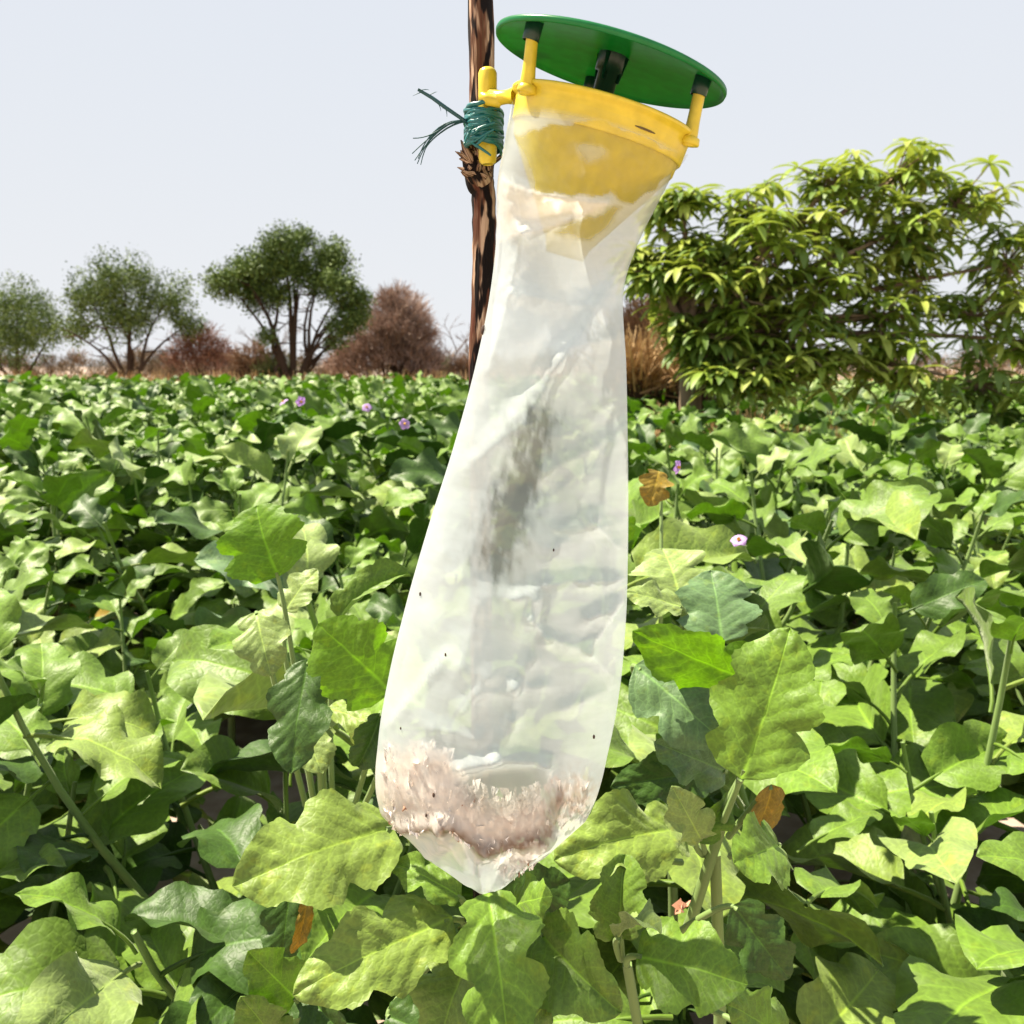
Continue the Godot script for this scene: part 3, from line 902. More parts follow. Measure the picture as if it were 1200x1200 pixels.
func mass(called: String, parent: Node, m: Mesh, material: Material, places: Array, tints: Array) -> MultiMeshInstance3D:
	var mm := MultiMesh.new()
	mm.transform_format = MultiMesh.TRANSFORM_3D
	mm.use_colors = tints.size() > 0
	mm.mesh = m
	mm.instance_count = places.size()
	for i in places.size():
		mm.set_instance_transform(i, places[i])
		if tints.size(): mm.set_instance_color(i, tints[i])
	var o := MultiMeshInstance3D.new()
	o.name = numbered(called, parent)
	o.multimesh = mm
	o.material_override = material
	o.set_meta("kind", "stuff")
	parent.add_child(o, true)
	return o

func grow(st: SurfaceTool, r: RandomNumberGenerator, a: Vector3, dir: Vector3, length: float, rad: float, depth: int, spread: float, tips: Array) -> void:
	var b := a + dir * length
	var m := a.lerp(b, 0.5) + Vector3(r.randfn(), r.randfn(), r.randfn()) * length * 0.07
	tube(st, curve(a, m, b, 4), [rad, rad * 0.92, rad * 0.85, rad * 0.78, rad * 0.7], 6 if depth > 2 else 4, false)
	if depth == 0:
		tips.append(b)
		return
	for k in (3 if r.randf() < 0.5 else 2):
		var d := (dir + Vector3(r.randfn(), r.randfn() * 0.7 + 0.1, r.randfn()) * spread).normalized()
		grow(st, r, a.lerp(b, r.randf_range(0.7, 1.0)), d, length * r.randf_range(0.62, 0.85), rad * 0.62, depth - 1, spread, tips)

func broad_tree(called: String, label: String, base_px: Vector2, d: float, clumps: Array, dark: Color, light: Color, n: int, seed_: int, group := "") -> void:
	var foot := at(base_px.x, base_px.y, d)
	foot.y = 0
	var t := thing(called, label, "tree", foot, group)
	var r := RandomNumberGenerator.new()
	r.seed = seed_
	var st := begin()
	for c in clumps:
		var e := at(c[0], c[1], d) - foot + Vector3(0, 0, r.randf_range(-1, 1) * 0.8)
		var side := Vector3(clampf(e.x, -1, 1) * 0.06, 0, 0)
		var arm := 0 if e.x < -0.5 else 1 if e.x < 0.5 else 2
		var fork := Vector3([-0.45, 0.08, 0.5][arm] + r.randf_range(-0.1, 0.1), [1.9, 2.6, 1.6][arm] * e.y / 4.0 + r.randf_range(-0.3, 0.3), [0.2, -0.2, 0.1][arm])
		var p := curve(side, Vector3(side.x, fork.y * 0.5, side.z), fork, 3) + curve(fork, Vector3(e.x * 0.45 + r.randfn() * 0.15, e.y * 0.74, e.z * 0.5), e, 5).slice(1)
		tube(st, p, [0.085, 0.078, 0.07, 0.06, 0.05, 0.042, 0.034, 0.024, 0.012], 6, false)
		for k in 5:
			var q: Vector3 = p[3 + k]
			var off: Vector3 = Vector3(r.randfn(), r.randf_range(-0.2, 0.9), r.randfn()).normalized() * c[2] * d / FOCAL * r.randf_range(0.8, 1.5)
			tube(st, curve(q, q + off * 0.5 + Vector3(0, -0.05, 0), q + off, 4), [0.03, 0.024, 0.018, 0.012, 0.006], 4, false)
	obj("trunk", done(st), M.bark, t)
	var places := []
	var tints := []
	for c in clumps:
		var e := at(c[0], c[1], d) - foot + Vector3(0, 0, r.randf_range(-1, 1) * 0.5)
		var rad: float = c[2] * d / FOCAL
		for k in int(n * rad * rad * 5.0):
			var v := Vector3(r.randfn(), r.randfn() * 0.7, r.randfn())
			v = v.normalized() * pow(r.randf(), 0.45) * rad * r.randf_range(0.8, 1.25)
			places.append(Transform3D(Basis.from_euler(Vector3(r.randf() * TAU, r.randf() * TAU, 0)).scaled(Vector3.ONE * r.randf_range(0.14, 0.34)), e + v))
			tints.append(dark.lerp(light, r.randf()))
	mass("crown", t, sprig_mesh(seed_, 16, 0.42, 0.22), M.tree_leaf, places, tints)

func twig_bush(called: String, label: String, base_px: Vector2, d: float, clumps: Array, dark: Color, light: Color, n: int, seed_: int, kind := "bush") -> void:
	var foot := at(base_px.x, base_px.y, d)
	foot.y = 0
	var t := thing(called, label, kind, foot)
	var r := RandomNumberGenerator.new()
	r.seed = seed_
	var st := begin()
	var places := []
	var tints := []
	for c in clumps:
		var e := at(c[0], c[1], d) - foot
		var rad: float = c[2] * d / FOCAL
		for k in 14:
			var v := Vector3(r.randfn(), r.randfn(), r.randfn()).normalized() * rad
			tube(st, curve(Vector3(e.x * 0.4, 0, 0), Vector3(e.x * 0.7, e.y * 0.5, 0), e + v, 5), [0.03, 0.025, 0.02, 0.015, 0.01, 0.006], 4, false)
		for k in int(n * rad * rad * 3.0):
			var v := Vector3(r.randfn(), r.randfn(), r.randfn()).normalized() * pow(r.randf(), 0.5) * rad * r.randf_range(0.85, 1.2)
			var y := Vector3(v.x, absf(v.y) + 0.5 * rad, v.z).normalized()
			var b := Basis(Quaternion(Vector3.UP, y)) * Basis(Vector3.UP, r.randf() * TAU)
			places.append(Transform3D(b.scaled(Vector3.ONE * r.randf_range(0.25, 0.5)), e + v))
			tints.append(dark.lerp(light, r.randf()))
	obj("branches", done(st), M.bark, t)
	var tw := begin()
	for i in 16:
		var p := Vector3(r.randfn(), r.randfn() * 0.4, r.randfn()) * 0.3
		var q := p + Vector3(r.randfn() * 0.35, r.randf_range(0.3, 1.0), r.randfn() * 0.35)
		var s := (q - p).cross(Vector3(r.randfn(), r.randfn(), r.randfn())).normalized() * 0.035
		quad(tw, [p - s, Vector2.ZERO], [p + s, Vector2.ZERO], [q + s * 0.3, Vector2.ZERO], [q - s * 0.3, Vector2.ZERO])
	mass("twigs", t, done(tw, false), M.tree_leaf, places, tints)

func mango_leaf_mesh(seed_: int) -> ArrayMesh:
	var st := begin()
	var r := RandomNumberGenerator.new()
	r.seed = seed_
	var droop := r.randf_range(0.35, 0.8)
	var prev := []
	var p := Vector3.ZERO
	for i in 7:
		var t := i / 6.0
		var a := 0.25 - droop * t * 1.6
		if i > 0: p += Vector3(cos(a), sin(a), 0) / 6.0
		var w := 0.115 * pow(sin(PI * clampf(t * 0.94 + 0.03, 0, 1)), 0.8)
		var row := [[p + Vector3(0, 0.35 * w, -w), Vector2.ZERO], [p, Vector2.ZERO], [p + Vector3(0, 0.35 * w, w), Vector2.ZERO]]
		if i > 0:
			quad(st, prev[0], row[0], row[1], prev[1])
			quad(st, prev[1], row[1], row[2], prev[2])
		prev = row
	return done(st)

func mango_tree() -> void:
	var d := 6.6
	var foot := at(812, 440, d)
	foot.y = 0
	var t := thing("mango_tree", "leafy mango tree with drooping glossy leaf whorls at right behind the field", "tree", foot)
	var r := RandomNumberGenerator.new()
	r.seed = 303
	var st := begin()
	var fork := at(808, 400, d) - foot
	tube(st, curve(Vector3.ZERO, fork * 0.5 + Vector3(0.03, 0, 0), fork, 6), [0.13, 0.11, 0.10, 0.095, 0.09, 0.085, 0.08], 10, false)
	# crown clumps: x, y, radius in pixels, distance offset
	var clumps := [[800, 235, 24, 0.0], [775, 255, 20, 0.1], [790, 300, 26, 0.0], [758, 318, 20, -0.1], [745, 300, 14, 0.1], [820, 320, 34, -0.2], [785, 340, 24, 0.2], [850, 300, 34, 0.1], [880, 250, 36, 0.0],
		[895, 300, 40, -0.3], [865, 350, 34, -0.3], [905, 360, 40, 0.1], [850, 400, 24, -0.4], [890, 410, 34, -0.2], [930, 260, 44, 0.2], [960, 330, 50, 0.0], [940, 410, 44, -0.3], [1000, 290, 50, 0.3], [1030, 370, 50, 0.0], [870, 440, 22, -0.5], [835, 440, 16, -0.5], [830, 365, 26, 0.1], [803, 398, 16, -0.2], [822, 420, 16, -0.25], [795, 380, 14, -0.2], [800, 372, 20, 0.2], [870, 385, 34, 0.3], [910, 440, 30, -0.5], [985, 420, 40, -0.2], [1080, 330, 50, 0.3], [980, 215, 46, 0.3], [1050, 205, 50, 0.4], [1120, 240, 54, 0.5], [1180, 310, 54, 0.4], [1060, 270, 50, 0.2], [1140, 370, 54, 0.2], [1060, 440, 44, -0.2], [1210, 400, 50, 0.3], [1150, 450, 40, 0.0]]
	var whorls := []
	for c in clumps:
		var e := at(c[0], c[1], d + c[3]) - foot
		tube(st, curve(fork, fork.lerp(e, 0.5) + Vector3(0, 0.12, 0), e, 6), [0.05, 0.04, 0.034, 0.028, 0.022, 0.016, 0.01], 6, false)
		var rad: float = c[2] * d / FOCAL
		for k in int(4 + c[2] * 0.44):
			var v := Vector3(r.randfn(), r.randfn() * 0.8, r.randfn()).normalized() * pow(r.randf(), 0.5) * rad * 1.1
			whorls.append(e + v)
			tube(st, [e, e + v * 0.6, e + v], [0.009, 0.007, 0.005], 4, false)
	obj("trunk", done(st), M.pale_bark, t)
	var kinds := [mango_leaf_mesh(1), mango_leaf_mesh(2), mango_leaf_mesh(3)]
	var eye := CAM - foot
	whorls.sort_custom(func(a, b): return a.distance_to(eye) < b.distance_to(eye))
	var rest := [[], [], []]
	var singles := 0
	for w in whorls:
		var tone := r.randi() % 3
		for k in 9:
			var az := TAU * k / 9.0 + r.randf_range(-0.3, 0.3)
			var el := r.randf_range(-0.5, 0.5)
			var dir := Vector3(cos(az) * cos(el), sin(el), sin(az) * cos(el))
			var x := Transform3D(leaf_basis(dir, Vector3.UP, r.randf_range(0.17, 0.26), r.randf_range(0.9, 1.25)), w)
			if singles < 300 and w.x < 1.2:
				obj("leaf", kinds[k % 3], M["mango%d" % tone], t).transform = x
				singles += 1
			else:
				rest[tone].append(x)
	for k in 3:
		mass("foliage", t, kinds[k], M["mango%d" % k], rest[k], [])

func make_background() -> void:
	var g1 := Color(0.05, 0.09, 0.02)
	var g2 := Color(0.17, 0.235, 0.055)
	broad_tree("spreading_tree", "tall green spreading tree with bare lower limbs at left beyond the field", Vector2(343, 440), 26.0,
		[[335, 288, 22], [312, 312, 26], [345, 315, 22], [385, 300, 22], [372, 325, 24], [400, 335, 22], [412, 360, 18], [425, 350, 12], [300, 345, 22], [330, 345, 14], [402, 385, 14], [420, 375, 14], [285, 320, 24], [388, 400, 10], [318, 395, 9], [268, 335, 20], [352, 278, 14]], g1, g2, 110, 501)
	twig_bush("brown_bush", "big leafless reddish brown bush beside the spreading tree", Vector2(455, 440), 28.0,
		[[470, 375, 32], [448, 395, 34], [480, 405, 30], [420, 415, 26], [490, 385, 18], [462, 355, 16], [500, 425, 18], [400, 425, 16]], Color(0.19, 0.125, 0.095), Color(0.48, 0.345, 0.28), 80, 502)
	# bare trees
	for e in [[[524, 440, 32.0, 346], 5, "thin bare grey tree between the brown bush and the stake"], [[545, 440, 34.0, 372], 6, "smallest bare grey tree close beside the stake"], [[318, 442, 34.0, 380], 7, "thin bare tree behind the left spreading tree"]]:
		var c = e[0]
		var foot := at(c[0], c[1], c[2])
		foot.y = 0
		var t := thing("bare_tree", e[2], "tree", foot)
		var r := RandomNumberGenerator.new()
		r.seed = e[1] * 71
		var st := begin()
		var h: float = (at(c[0], c[3], c[2]).y)
		grow(st, r, Vector3.ZERO, Vector3.UP, h * 0.36, 0.06, 5, 0.42, [])
		obj("trunk", done(st), M.grey_twig, t)
	# low scrub along the far edge
	var scrub := [[300, 425, 18, 27.0, "dark brown green scrub bush under the spreading tree", 1], [325, 432, 13, 26.5, "low olive scrub bush at the foot of the spreading tree", 0], [512, 430, 9, 29.0, "small olive scrub bush right of the brown bush", 0], [545, 428, 11, 28.0, "small brown scrub bush just left of the stake", 1],
		[762, 396, 32, 11.0, "dry brown bush behind the mango trunk, beside the bag", 1], [795, 418, 30, 10.5, "dry tan bush at the foot of the mango tree", 2], [745, 432, 18, 10.0, "low dry bush touching the right edge of the bag", 2], [820, 415, 20, 9.5, "dry tan bush right under the mango crown", 2]]
	for i in scrub.size():
		var e = scrub[i]
		var cols = [[Color(0.05, 0.07, 0.02), Color(0.16, 0.17, 0.06)], [Color(0.10, 0.06, 0.035), Color(0.28, 0.17, 0.10)], [Color(0.24, 0.14, 0.06), Color(0.52, 0.36, 0.18)]][e[5]]
		twig_bush("scrub_bush", e[4], Vector2(e[0], 450), e[3], [[e[0], e[1], e[2]], [e[0] - e[2] * 0.8, e[1] + e[2] * 0.7, e[2] * 0.8], [e[0] + e[2] * 0.8, e[1] + e[2] * 0.7, e[2] * 0.8]], cols[0], cols[1], 60 if e[3] > 15 else 160, 600 + i)
	# what stands further along the same field edge
	broad_tree("spreading_tree", "wide dark green tree far left along the field edge", Vector2(150, 442), 30.0, [[150, 330, 34], [110, 350, 32], [190, 350, 30], [150, 375, 30], [215, 380, 18], [85, 385, 20]], g1, g2, 60, 511)
	broad_tree("spreading_tree", "rounded far tree at the left end of the field edge", Vector2(20, 442), 34.0, [[20, 360, 34], [-20, 380, 30], [55, 385, 26], [20, 400, 30]], g1, g2, 55, 512)
	twig_bush("brown_bush", "brown leafless bush between the two far left trees", Vector2(235, 440), 31.0, [[235, 405, 24], [215, 420, 20], [258, 420, 20]], Color(0.13, 0.055, 0.035), Color(0.36, 0.19, 0.12), 45, 513)
	for e in [[60, 36.0, "low dark brush line at the far left edge of the land", 521], [330, 38.0, "low brown brush line behind the trunks of the left trees", 522], [640, 38.0, "low brown brush line behind the stake and the bag", 523], [1080, 34.0, "low brown brush line at the far right", 524]]:
		var cl := []
		for k in 13: cl.append([e[0] - 170 + k * 28, 431 - 5 * sin(k * 2.1 + e[3]), 15])
		twig_bush("brush_line", e[2], Vector2(e[0], 445), e[1], cl, Color(0.07, 0.06, 0.03), Color(0.30, 0.20, 0.12), 40, e[3])
	# dry grass at the far edge of the field
	var r := RandomNumberGenerator.new()
	r.seed = 88
	var gs := begin()
	for k in 14:
		var p := Vector3(r.randfn(), 0, r.randfn()) * 0.12
		var q := p + Vector3(r.randfn() * 0.16, r.randf_range(0.5, 1.0), r.randfn() * 0.16)
		var s := Vector3(r.randfn(), 0, r.randfn()).normalized() * 0.022
		quad(gs, [p - s, Vector2.ZERO], [p + s, Vector2.ZERO], [q + s * 0.2, Vector2.ZERO], [q - s * 0.2, Vector2.ZERO])
	var gm := done(gs, false)
	var places := []
	var tints := []
	for k in 2600:
		var z := -r.randf_range(21.2, 27.0)
		places.append(Transform3D(Basis(Vector3.UP, r.randf() * TAU).scaled(Vector3.ONE * r.randf_range(0.8, 1.35)), Vector3(r.randf_range(-19, 19), 0, z)))
		tints.append(Color(0.36, 0.20, 0.08).lerp(Color(0.62, 0.46, 0.24), r.randf()))
	for k in 260:
		places.append(Transform3D(Basis(Vector3.UP, r.randf() * TAU).scaled(Vector3.ONE * r.randf_range(0.6, 1.05)), Vector3(r.randf_range(1.0, 3.6), 0, -r.randf_range(7.2, 10.5))))
		tints.append(Color(0.36, 0.22, 0.09).lerp(Color(0.62, 0.46, 0.24), r.randf()))
	tag(mass("dry_grass", self, gm, M.straw, places, tints), "straw coloured dry grass along the far edge of the field", "dry grass", "", "stuff")

# ---------------------------------------------------------------- the crop
func ordinal(n: int) -> String:
	return ["first", "second", "third", "fourth", "fifth", "sixth", "seventh", "eighth", "ninth", "tenth", "eleventh", "twelfth"][mini(n, 11)]

func make_field() -> void:
	var r := RandomNumberGenerator.new()
	r.seed = 2024
	var near_kinds := []
	var mid_kinds := []
	var far_kinds := []
	for k in 4:
		var a := Node3D.new()
		fill_plant(a, 900 + k * 7, 1.0, 0.46, 90, 90, mid_leaves, 1.04)
		near_kinds.append(a)
	for k in 5:
		var a := Node3D.new()
		fill_plant(a, 950 + k * 7, 1.0, 0.48, 96, 38, mid_leaves, 1.15)
		mid_kinds.append(a)
	for k in 4:
		var a := Node3D.new()
		fill_plant(a, 980 + k * 7, 1.0, 0.5, 66, 0, low_leaves, 1.25)
		far_kinds.append(a)
	var spots := []
	var row := 0
	var z := 1.25
	while z < 20.8:
		var reach := 0.72 * z + 0.5
		var x := -reach + r.randf() * 0.5
		while x < reach:
			var p := Vector3(x + r.randf_range(-0.1, 0.1), 0, -z + r.randf_range(-0.12, 0.12))
			x += r.randf_range(0.52, 0.68)
			# the mango tree and its dry bushes stand on a bare corner
			if p.x > 0.9 and -p.z > 5.6 and -p.z < 11.5 and p.x < 5.0 and Vector2(p.x - 1.7, (p.z + 7.2) * 0.6).length() < 1.6: continue
			spots.append([p, row])
		row += 1
		z += 0.72
	spots.sort_custom(func(a, b): return a[0].length() < b[0].length())
	var rest := []
	var counts := {}
	for i in spots.size():
		var p: Vector3 = spots[i][0]
		var k: int = spots[i][1]
		var turn := Basis(Vector3.UP, r.randf() * TAU).scaled(Vector3(1, 1, 1) * r.randf_range(0.96, 1.28))
		var h := turn
		if i >= 290:
			rest.append([Transform3D(h, p), r.randi() % 4])
			continue
		var proto: Node3D = near_kinds[r.randi() % 4] if -p.z < 2.9 else mid_kinds[r.randi() % 5] if -p.z < 7.5 else far_kinds[r.randi() % 4]
		var o: Node3D = proto.duplicate()
		o.name = numbered("eggplant_plant", self)
		add_child(o, true)
		o.transform = Transform3D(h, p)
		if k < 8:
			var side := "left" if p.x < 0.0 else "right"
			var n: int = counts.get(side + str(k), 0)
			counts[side + str(k)] = n + 1
			tag(o, "leafy eggplant plant in the %s row behind the bag, %s one to its %s" % [ordinal(k), ordinal(n), side], "eggplant plant", "eggplant plants in the field rows")
		else:
			tag(o, "small looking eggplant bush in the crowded far rows of the field", "eggplant plant", "eggplant plants in the far rows")
	for k in 4:
		var places := []
		for e in rest:
			if e[1] == k: places.append(e[0])
		var fol: MeshInstance3D = far_kinds[k].get_node("foliage")
		var mm := mass("far_crop", self, fol.mesh, null, places, [])
		tag(mm, "solid green mass of eggplant bushes closing the far end of the field", "eggplant crop", "far end of the eggplant crop", "stuff")
	for a in near_kinds + mid_kinds + far_kinds: a.free()

func make_front_plants() -> void:
	var mb := blossom_mesh()
	var ma := anther_mesh()
	# four plants round the bag; their foremost leaves are set one by one
	var plants := []
	var extras := [[], [], [], []]
	for e in [["eggplant plant left of the bag with a bright lit leaf against its edge", -0.30, 0.86], ["eggplant plant below the bag, its lobed leaves under the bag tip", -0.03, 0.66],
		["eggplant plant right of the bag's lower end with thick pale stem", 0.22, 0.72], ["eggplant plant right of the bag's middle with pale and bluish leaves", 0.23, 1.02]]:
		plants.append(thing("eggplant_plant", e[0], "eggplant plant", Vector3(e[1], 0, -e[2]), "eggplant plants close to the camera"))
	# plant, base x, y, d, tip x, y, d, width px, face, mesh, material
	var L := [
		[0, 462, 968, 0.64, 280, 1036, 0.56, 128, Vector3(-0.1, 0.75, 0.65), 0, 4],
		[1, 530, 1076, 0.60, 348, 1150, 0.53, 104, Vector3(0.05, 0.75, 0.66), 2, 4],
		[1, 572, 1046, 0.60, 598, 1245, 0.50, 112, Vector3(0.1, 0.6, 0.8), 6, 1],
		[1, 556, 1110, 0.62, 510, 1230, 0.56, 100, Vector3(-0.4, 0.5, 0.75), 4, 4],
		[1, 600, 1062, 0.62, 640, 1050, 0.58, 60, Vector3(0.0, 0.7, 0.7), 5, 1],
		[2, 728, 1100, 0.62, 724, 1003, 0.64, 66, Vector3(-0.25, 0.2, 0.95), 7, 0],
		[2, 722, 1100, 0.60, 772, 1082, 0.55, 34, Vector3(0.1, 0.95, -0.1), 4, 6],
		[1, 632, 1092, 0.60, 722, 1185, 0.53, 96, Vector3(-0.2, 0.55, 0.8), 4, 0],
		[2, 745, 1120, 0.58, 872, 1150, 0.54, 108, Vector3(0.05, 0.75, 0.66), 0, 1],
		[2, 925, 1225, 0.58, 862, 1172, 0.55, 80, Vector3(0.0, 0.8, 0.6), 2, 1],
		[2, 915, 990, 0.62, 866, 1010, 0.58, 85, Vector3(0.1, 0.7, 0.7), 1, 1],
		[2, 868, 912, 0.62, 935, 745, 0.64, 118, Vector3(-0.35, 0.35, 0.87), 2, 1],
		[2, 800, 972, 0.70, 655, 1003, 0.64, 98, Vector3(0.0, 0.78, 0.62), 1, 4],
		[2, 822, 985, 0.66, 790, 925, 0.64, 54, Vector3(-0.2, 0.5, 0.85), 6, 6],
		[2, 815, 985, 0.66, 858, 930, 0.68, 36, Vector3(0.4, 0.5, 0.75), 4, 1],
		[3, 852, 905, 0.74, 770, 872, 0.70, 62, Vector3(0.1, 0.4, 0.9), 0, 3],
		[3, 835, 905, 0.76, 722, 915, 0.72, 62, Vector3(0.1, 0.5, 0.85), 2, 2],
		[3, 745, 780, 0.72, 852, 872, 0.66, 92, Vector3(-0.35, 0.72, 0.6), 5, 3],
		[3, 892, 806, 0.70, 752, 740, 0.68, 86, Vector3(0.2, -0.3, 0.93), 2, 7],
		[3, 846, 752, 0.80, 832, 670, 0.86, 92, Vector3(0.05, 0.65, 0.75), 0, 3],
		[3, 800, 715, 0.84, 778, 640, 0.90, 92, Vector3(-0.1, 0.75, 0.65), 6, 6],
		[3, 800, 712, 0.82, 736, 690, 0.82, 40, Vector3(-0.1, 0.8, 0.55), 2, 6],
		[0, 458, 812, 0.63, 380, 728, 0.64, 122, Vector3(0.1, -0.34, 0.93), 2, 7],
		[0, 326, 676, 0.86, 298, 592, 0.88, 92, Vector3(0.1, -0.3, 0.95), 4, 7],
		[0, 334, 716, 0.9, 370, 668, 0.92, 44, Vector3(-0.1, 0.7, 0.7), 0, 6],
		[0, 398, 726, 0.9, 474, 664, 0.92, 40, Vector3(-0.2, 0.9, 0.4), 7, 0],
		[0, 362, 772, 0.72, 342, 902, 0.66, 74, Vector3(-0.1, 0.5, 0.86), 0, 2],
		[0, 300, 716, 0.8, 318, 790, 0.76, 60, Vector3(0.0, 0.7, 0.7), 1, 6],
		[0, 446, 836, 0.68, 424, 902, 0.66, 42, Vector3(0.3, 0.4, 0.85), 7, 2],
		[0, 384, 830, 0.76, 432, 846, 0.72, 40, Vector3(0.0, 0.75, 0.65), 5, 4],
		[0, 352, 838, 0.76, 372, 905, 0.72, 56, Vector3(0.1, 0.8, 0.6), 2, 6],
		[1, 348, 1172, 0.62, 292, 1118, 0.6, 66, Vector3(0.0, 0.8, 0.6), 0, 1],
		[1, 330, 1230, 0.6, 290, 1170, 0.58, 60, Vector3(0.0, 0.8, 0.6), 2, 0],
		[1, 352, 1150, 0.64, 402, 1215, 0.6, 60, Vector3(-0.1, 0.6, 0.8), 4, 2],
		[1, 540, 1052, 0.60, 458, 1008, 0.62, 46, Vector3(0.1, 0.75, 0.6), 6, 1],
		[1, 600, 1060, 0.66, 665, 1032, 0.66, 74, Vector3(0.0, 0.3, 0.95), 0, 2],
		[2, 860, 1060, 0.62, 920, 1150, 0.6, 70, Vector3(-0.2, 0.5, 0.8), 2, 2],
		[2, 905, 920, 0.66, 880, 985, 0.68, 44, Vector3(0.1, 0.4, 0.9), 1, 5],
		[0, 340, 1040, 0.74, 330, 1130, 0.7, 60, Vector3(0.2, 0.4, 0.9), 0, 2],
		[0, 360, 1050, 0.72, 345, 1120, 0.7, 26, Vector3(0.6, 0.3, 0.7), 1, 5],
		[2, 740, 1012, 0.68, 735, 1062, 0.66, 18, Vector3(0.3, 0.3, 0.9), 7, 5],
		[3, 772, 552, 1.15, 760, 592, 1.12, 36, Vector3(0.1, 0.4, 0.9), 6, 5],
		[2, 640, 1175, 0.55, 600, 1225, 0.52, 50, Vector3(0.0, 0.6, 0.8), 5, 4],
		[1, 452, 1190, 0.6, 520, 1215, 0.58, 60, Vector3(0.0, 0.6, 0.8), 0, 2]]
	var hubs := [Vector3(-0.22, 0.80, -0.84), at(548, 1075, 0.63), at(838, 1000, 0.70), Vector3(0.2, 0.95, -0.98)]
	for e in L:
		var i: int = e[0]
		var b := at(e[1], e[2], e[3])
		var hub: Vector3 = hubs[i]
		if i == 1 and e[1] < 450: hub = at(345, 1190, 0.66)
		if i == 2 and e[2] > 1040: hub = at(735, 1130, 0.66)
		hub = hub.lerp(b + Vector3(0, -0.05, -0.05), 0.35)
		hero(plants[i], extras[i], b, at(e[4], e[5], e[6]), e[7] * 0.5 * (e[3] + e[6]) / FOCAL, e[8], e[9], e[10], hub, "yellowing leaf" if e[10] == 5 else "")
	# what carries them: stems from the ground to the hubs, and some inner leaves in the shade below
	var r := RandomNumberGenerator.new()
	r.seed = 515
	for i in 4:
		var p: Node3D = plants[i]
		var hub: Vector3 = hubs[i] - p.position
		var b := [[Vector3.ZERO, Vector3(0.02, hub.y * 0.5, 0), hub, 0.011, 0.006]]
		if i == 1: b.append([Vector3(0, 0.3, 0), Vector3(-0.08, 0.5, 0), at(345, 1190, 0.66) - p.position, 0.008, 0.005])
		if i == 2:
			b.append([Vector3(0, 0.3, 0), Vector3(-0.05, 0.5, 0.02), at(735, 1130, 0.66) - p.position, 0.008, 0.005])
			b.append([at(806, 1090, 0.70) - p.position, at(822, 1040, 0.70) - p.position, at(846, 965, 0.68) - p.position, 0.0062, 0.0055])
			b.append([at(846, 965, 0.68) - p.position, at(852, 940, 0.67) - p.position, at(868, 912, 0.62) - p.position, 0.0045, 0.003])
		obj("stem", stem_mesh(b, extras[i]), M.stem, p)
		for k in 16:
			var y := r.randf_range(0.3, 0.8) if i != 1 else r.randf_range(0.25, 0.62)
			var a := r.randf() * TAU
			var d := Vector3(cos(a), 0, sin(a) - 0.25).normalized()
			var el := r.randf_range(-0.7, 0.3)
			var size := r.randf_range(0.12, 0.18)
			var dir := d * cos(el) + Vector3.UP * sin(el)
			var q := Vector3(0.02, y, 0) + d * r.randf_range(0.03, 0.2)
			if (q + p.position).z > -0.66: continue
			obj("leaf", mid_leaves[r.randi() % 8], leaf_mats[[2, 2, 4, 2, 0, 2, 0][r.randi() % 7]], p).transform = Transform3D(leaf_basis(dir, Vector3.UP.rotated(d, r.randf_range(-0.6, 0.6)), size), q)  # mostly dark green, deepening the shade between the plants by colour
	# flowers, a dried flower and a young fruit
	add_blossom(plants[2], at(750, 1015, 0.665), Vector3(0.3, -0.6, 0.7), mb, ma, 0.75)
	add_blossom(plants[3], at(793, 547, 1.25), Vector3(0.8, -0.1, 0.6), mb, ma, 0.62)
	add_blossom(plants[3], at(866, 634, 1.05), Vector3(-0.3, 0.9, 0.5), mb, ma, 0.62)
	add_blossom(plants[0], at(352, 470, 2.3), Vector3(0.5, -0.3, 0.5), mb, ma, 0.85)
	add_blossom(plants[0], at(333, 472, 2.4), Vector3(-0.6, 0.9, 0.3), mb, ma, 0.85)
	add_blossom(plants[0], at(430, 478, 2.2), Vector3(0.1, 0.6, 0.8), mb, ma, 0.75)
	add_blossom(plants[0], at(474, 497, 2.0), Vector3(0.3, 0.2, 0.9), mb, ma, 0.75)
	var ds := begin()
	for k in 6:
		var a := Vector3(r.randfn(), r.randfn(), r.randfn()) * 0.0022
		var u := Vector3(r.randfn(), r.randfn(), r.randfn()).normalized() * 0.010
		var w := u.cross(Vector3(r.randfn(), r.randfn(), r.randfn())).normalized() * 0.007
		quad(ds, [a, Vector2.ZERO], [a + u * 0.6 + w, Vector2.ZERO], [a + u + w.cross(u) * 30.0, Vector2.ZERO], [a + u * 0.5 - w, Vector2.ZERO])
	obj("dried_flower", done(ds, false), M.dry_petal, plants[2]).position = at(800, 1066, 0.64) - plants[2].position
	var st := begin()
	lathe(st, [Vector2(0, 0.016), Vector2(0.006, 0.015), Vector2(0.011, 0.008), Vector2(0.0125, 0), Vector2(0.011, -0.008), Vector2(0.006, -0.0145), Vector2(0, -0.016)], 18)
	var fr := obj("young_fruit", done(st), M.fruit, plants[0])
	fr.position = at(424, 858, 0.74) - plants[0].position
	# plants beside them, nearer than the first row, outside the middle
	for e in [[-0.78, 0.95, 31], [0.82, 0.98, 57], [-0.84, 0.72, 84], [0.86, 0.74, 107]]:
		var p := thing("eggplant_plant", "leafy eggplant plant %s, %s of the bag" % ["nearest the camera" if e[1] < 0.8 else "just behind the nearest one", "far left" if e[0] < 0 else "far right"], "eggplant plant", Vector3(e[0], 0, -e[1]), "eggplant plants close to the camera")
		fill_plant(p, e[2], 1.0 if e[1] > 0.8 else 0.80, 0.40, 66, 66, mid_leaves)

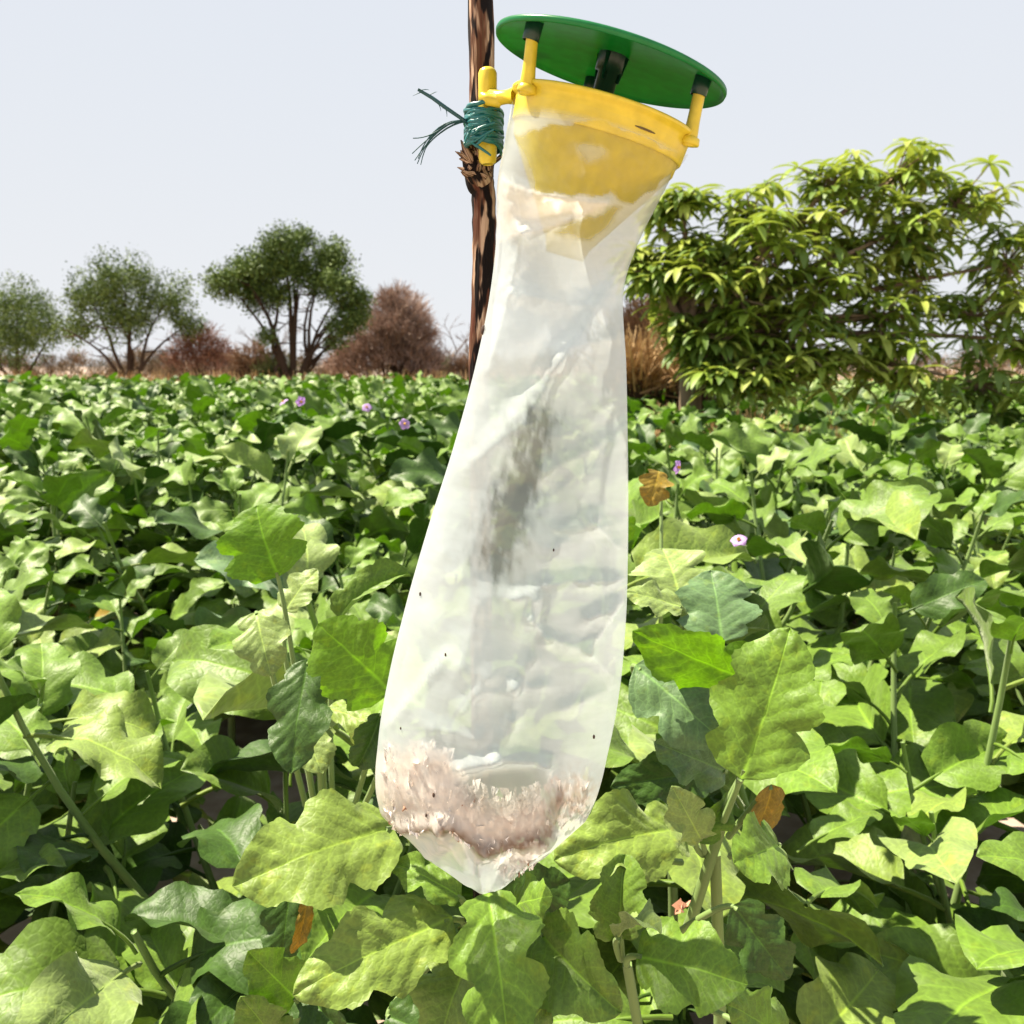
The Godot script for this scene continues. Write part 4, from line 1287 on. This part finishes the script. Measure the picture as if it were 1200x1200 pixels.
# ---------------------------------------------------------------- everything
func _ready() -> void:
	# camera
	var cam := Camera3D.new()
	cam.name = "camera"
	add_child(cam)
	var ca := CameraAttributesPhysical.new()
	ca.frustum_focal_length = 12.0 / tan(deg_to_rad(32.5))
	ca.frustum_near = 0.05
	ca.frustum_far = 1500.0
	ca.frustum_focus_distance = 0.60
	ca.exposure_aperture = 9.0
	cam.attributes = ca
	cam.fov = 65.0
	cam.near = 0.05
	cam.far = 1500.0
	cam.position = CAM
	cam.rotation_degrees = Vector3(PITCH, 0, 0)
	# sky, exposure, sun
	var sky_mat := ProceduralSkyMaterial.new()
	sky_mat.sky_top_color = lin(0.272, 0.292, 0.328)
	sky_mat.sky_horizon_color = lin(0.318, 0.324, 0.332)
	sky_mat.sky_curve = 0.25
	sky_mat.ground_bottom_color = lin(0.16, 0.13, 0.10)
	sky_mat.ground_horizon_color = lin(0.28, 0.28, 0.27)
	sky_mat.sun_angle_max = 25.0
	var sky := Sky.new()
	sky.sky_material = sky_mat
	var env := Environment.new()
	env.background_mode = Environment.BG_SKY
	env.sky = sky
	env.tonemap_mode = Environment.TONE_MAPPER_LINEAR
	env.tonemap_exposure = 2.7
	env.sdfgi_enabled = true
	env.ssao_enabled = true
	env.ssil_enabled = true
	var we := WorldEnvironment.new()
	we.name = "world_environment"
	we.environment = env
	add_child(we)
	var sun := DirectionalLight3D.new()
	sun.name = "sun"
	sun.light_energy = 1.6
	sun.light_color = Color(1.0, 0.955, 0.87)
	sun.light_angular_distance = 0.5
	sun.shadow_enabled = true
	add_child(sun)
	var from_sun := Vector3(-0.55, 1.0, -0.22).normalized()
	sun.look_at_from_position(from_sun * 10.0, Vector3.ZERO, Vector3.UP)

	make_materials()
	make_leaves()
	var pm := PlaneMesh.new()
	pm.size = Vector2(1600, 1600)
	tag(obj("ground", pm, M.soil), "pale dry sandy soil under the crop", "ground", "", "structure")
	make_background()
	mango_tree()
	make_field()
	make_front_plants()
	make_stake()
	make_trap()
	make_twine()
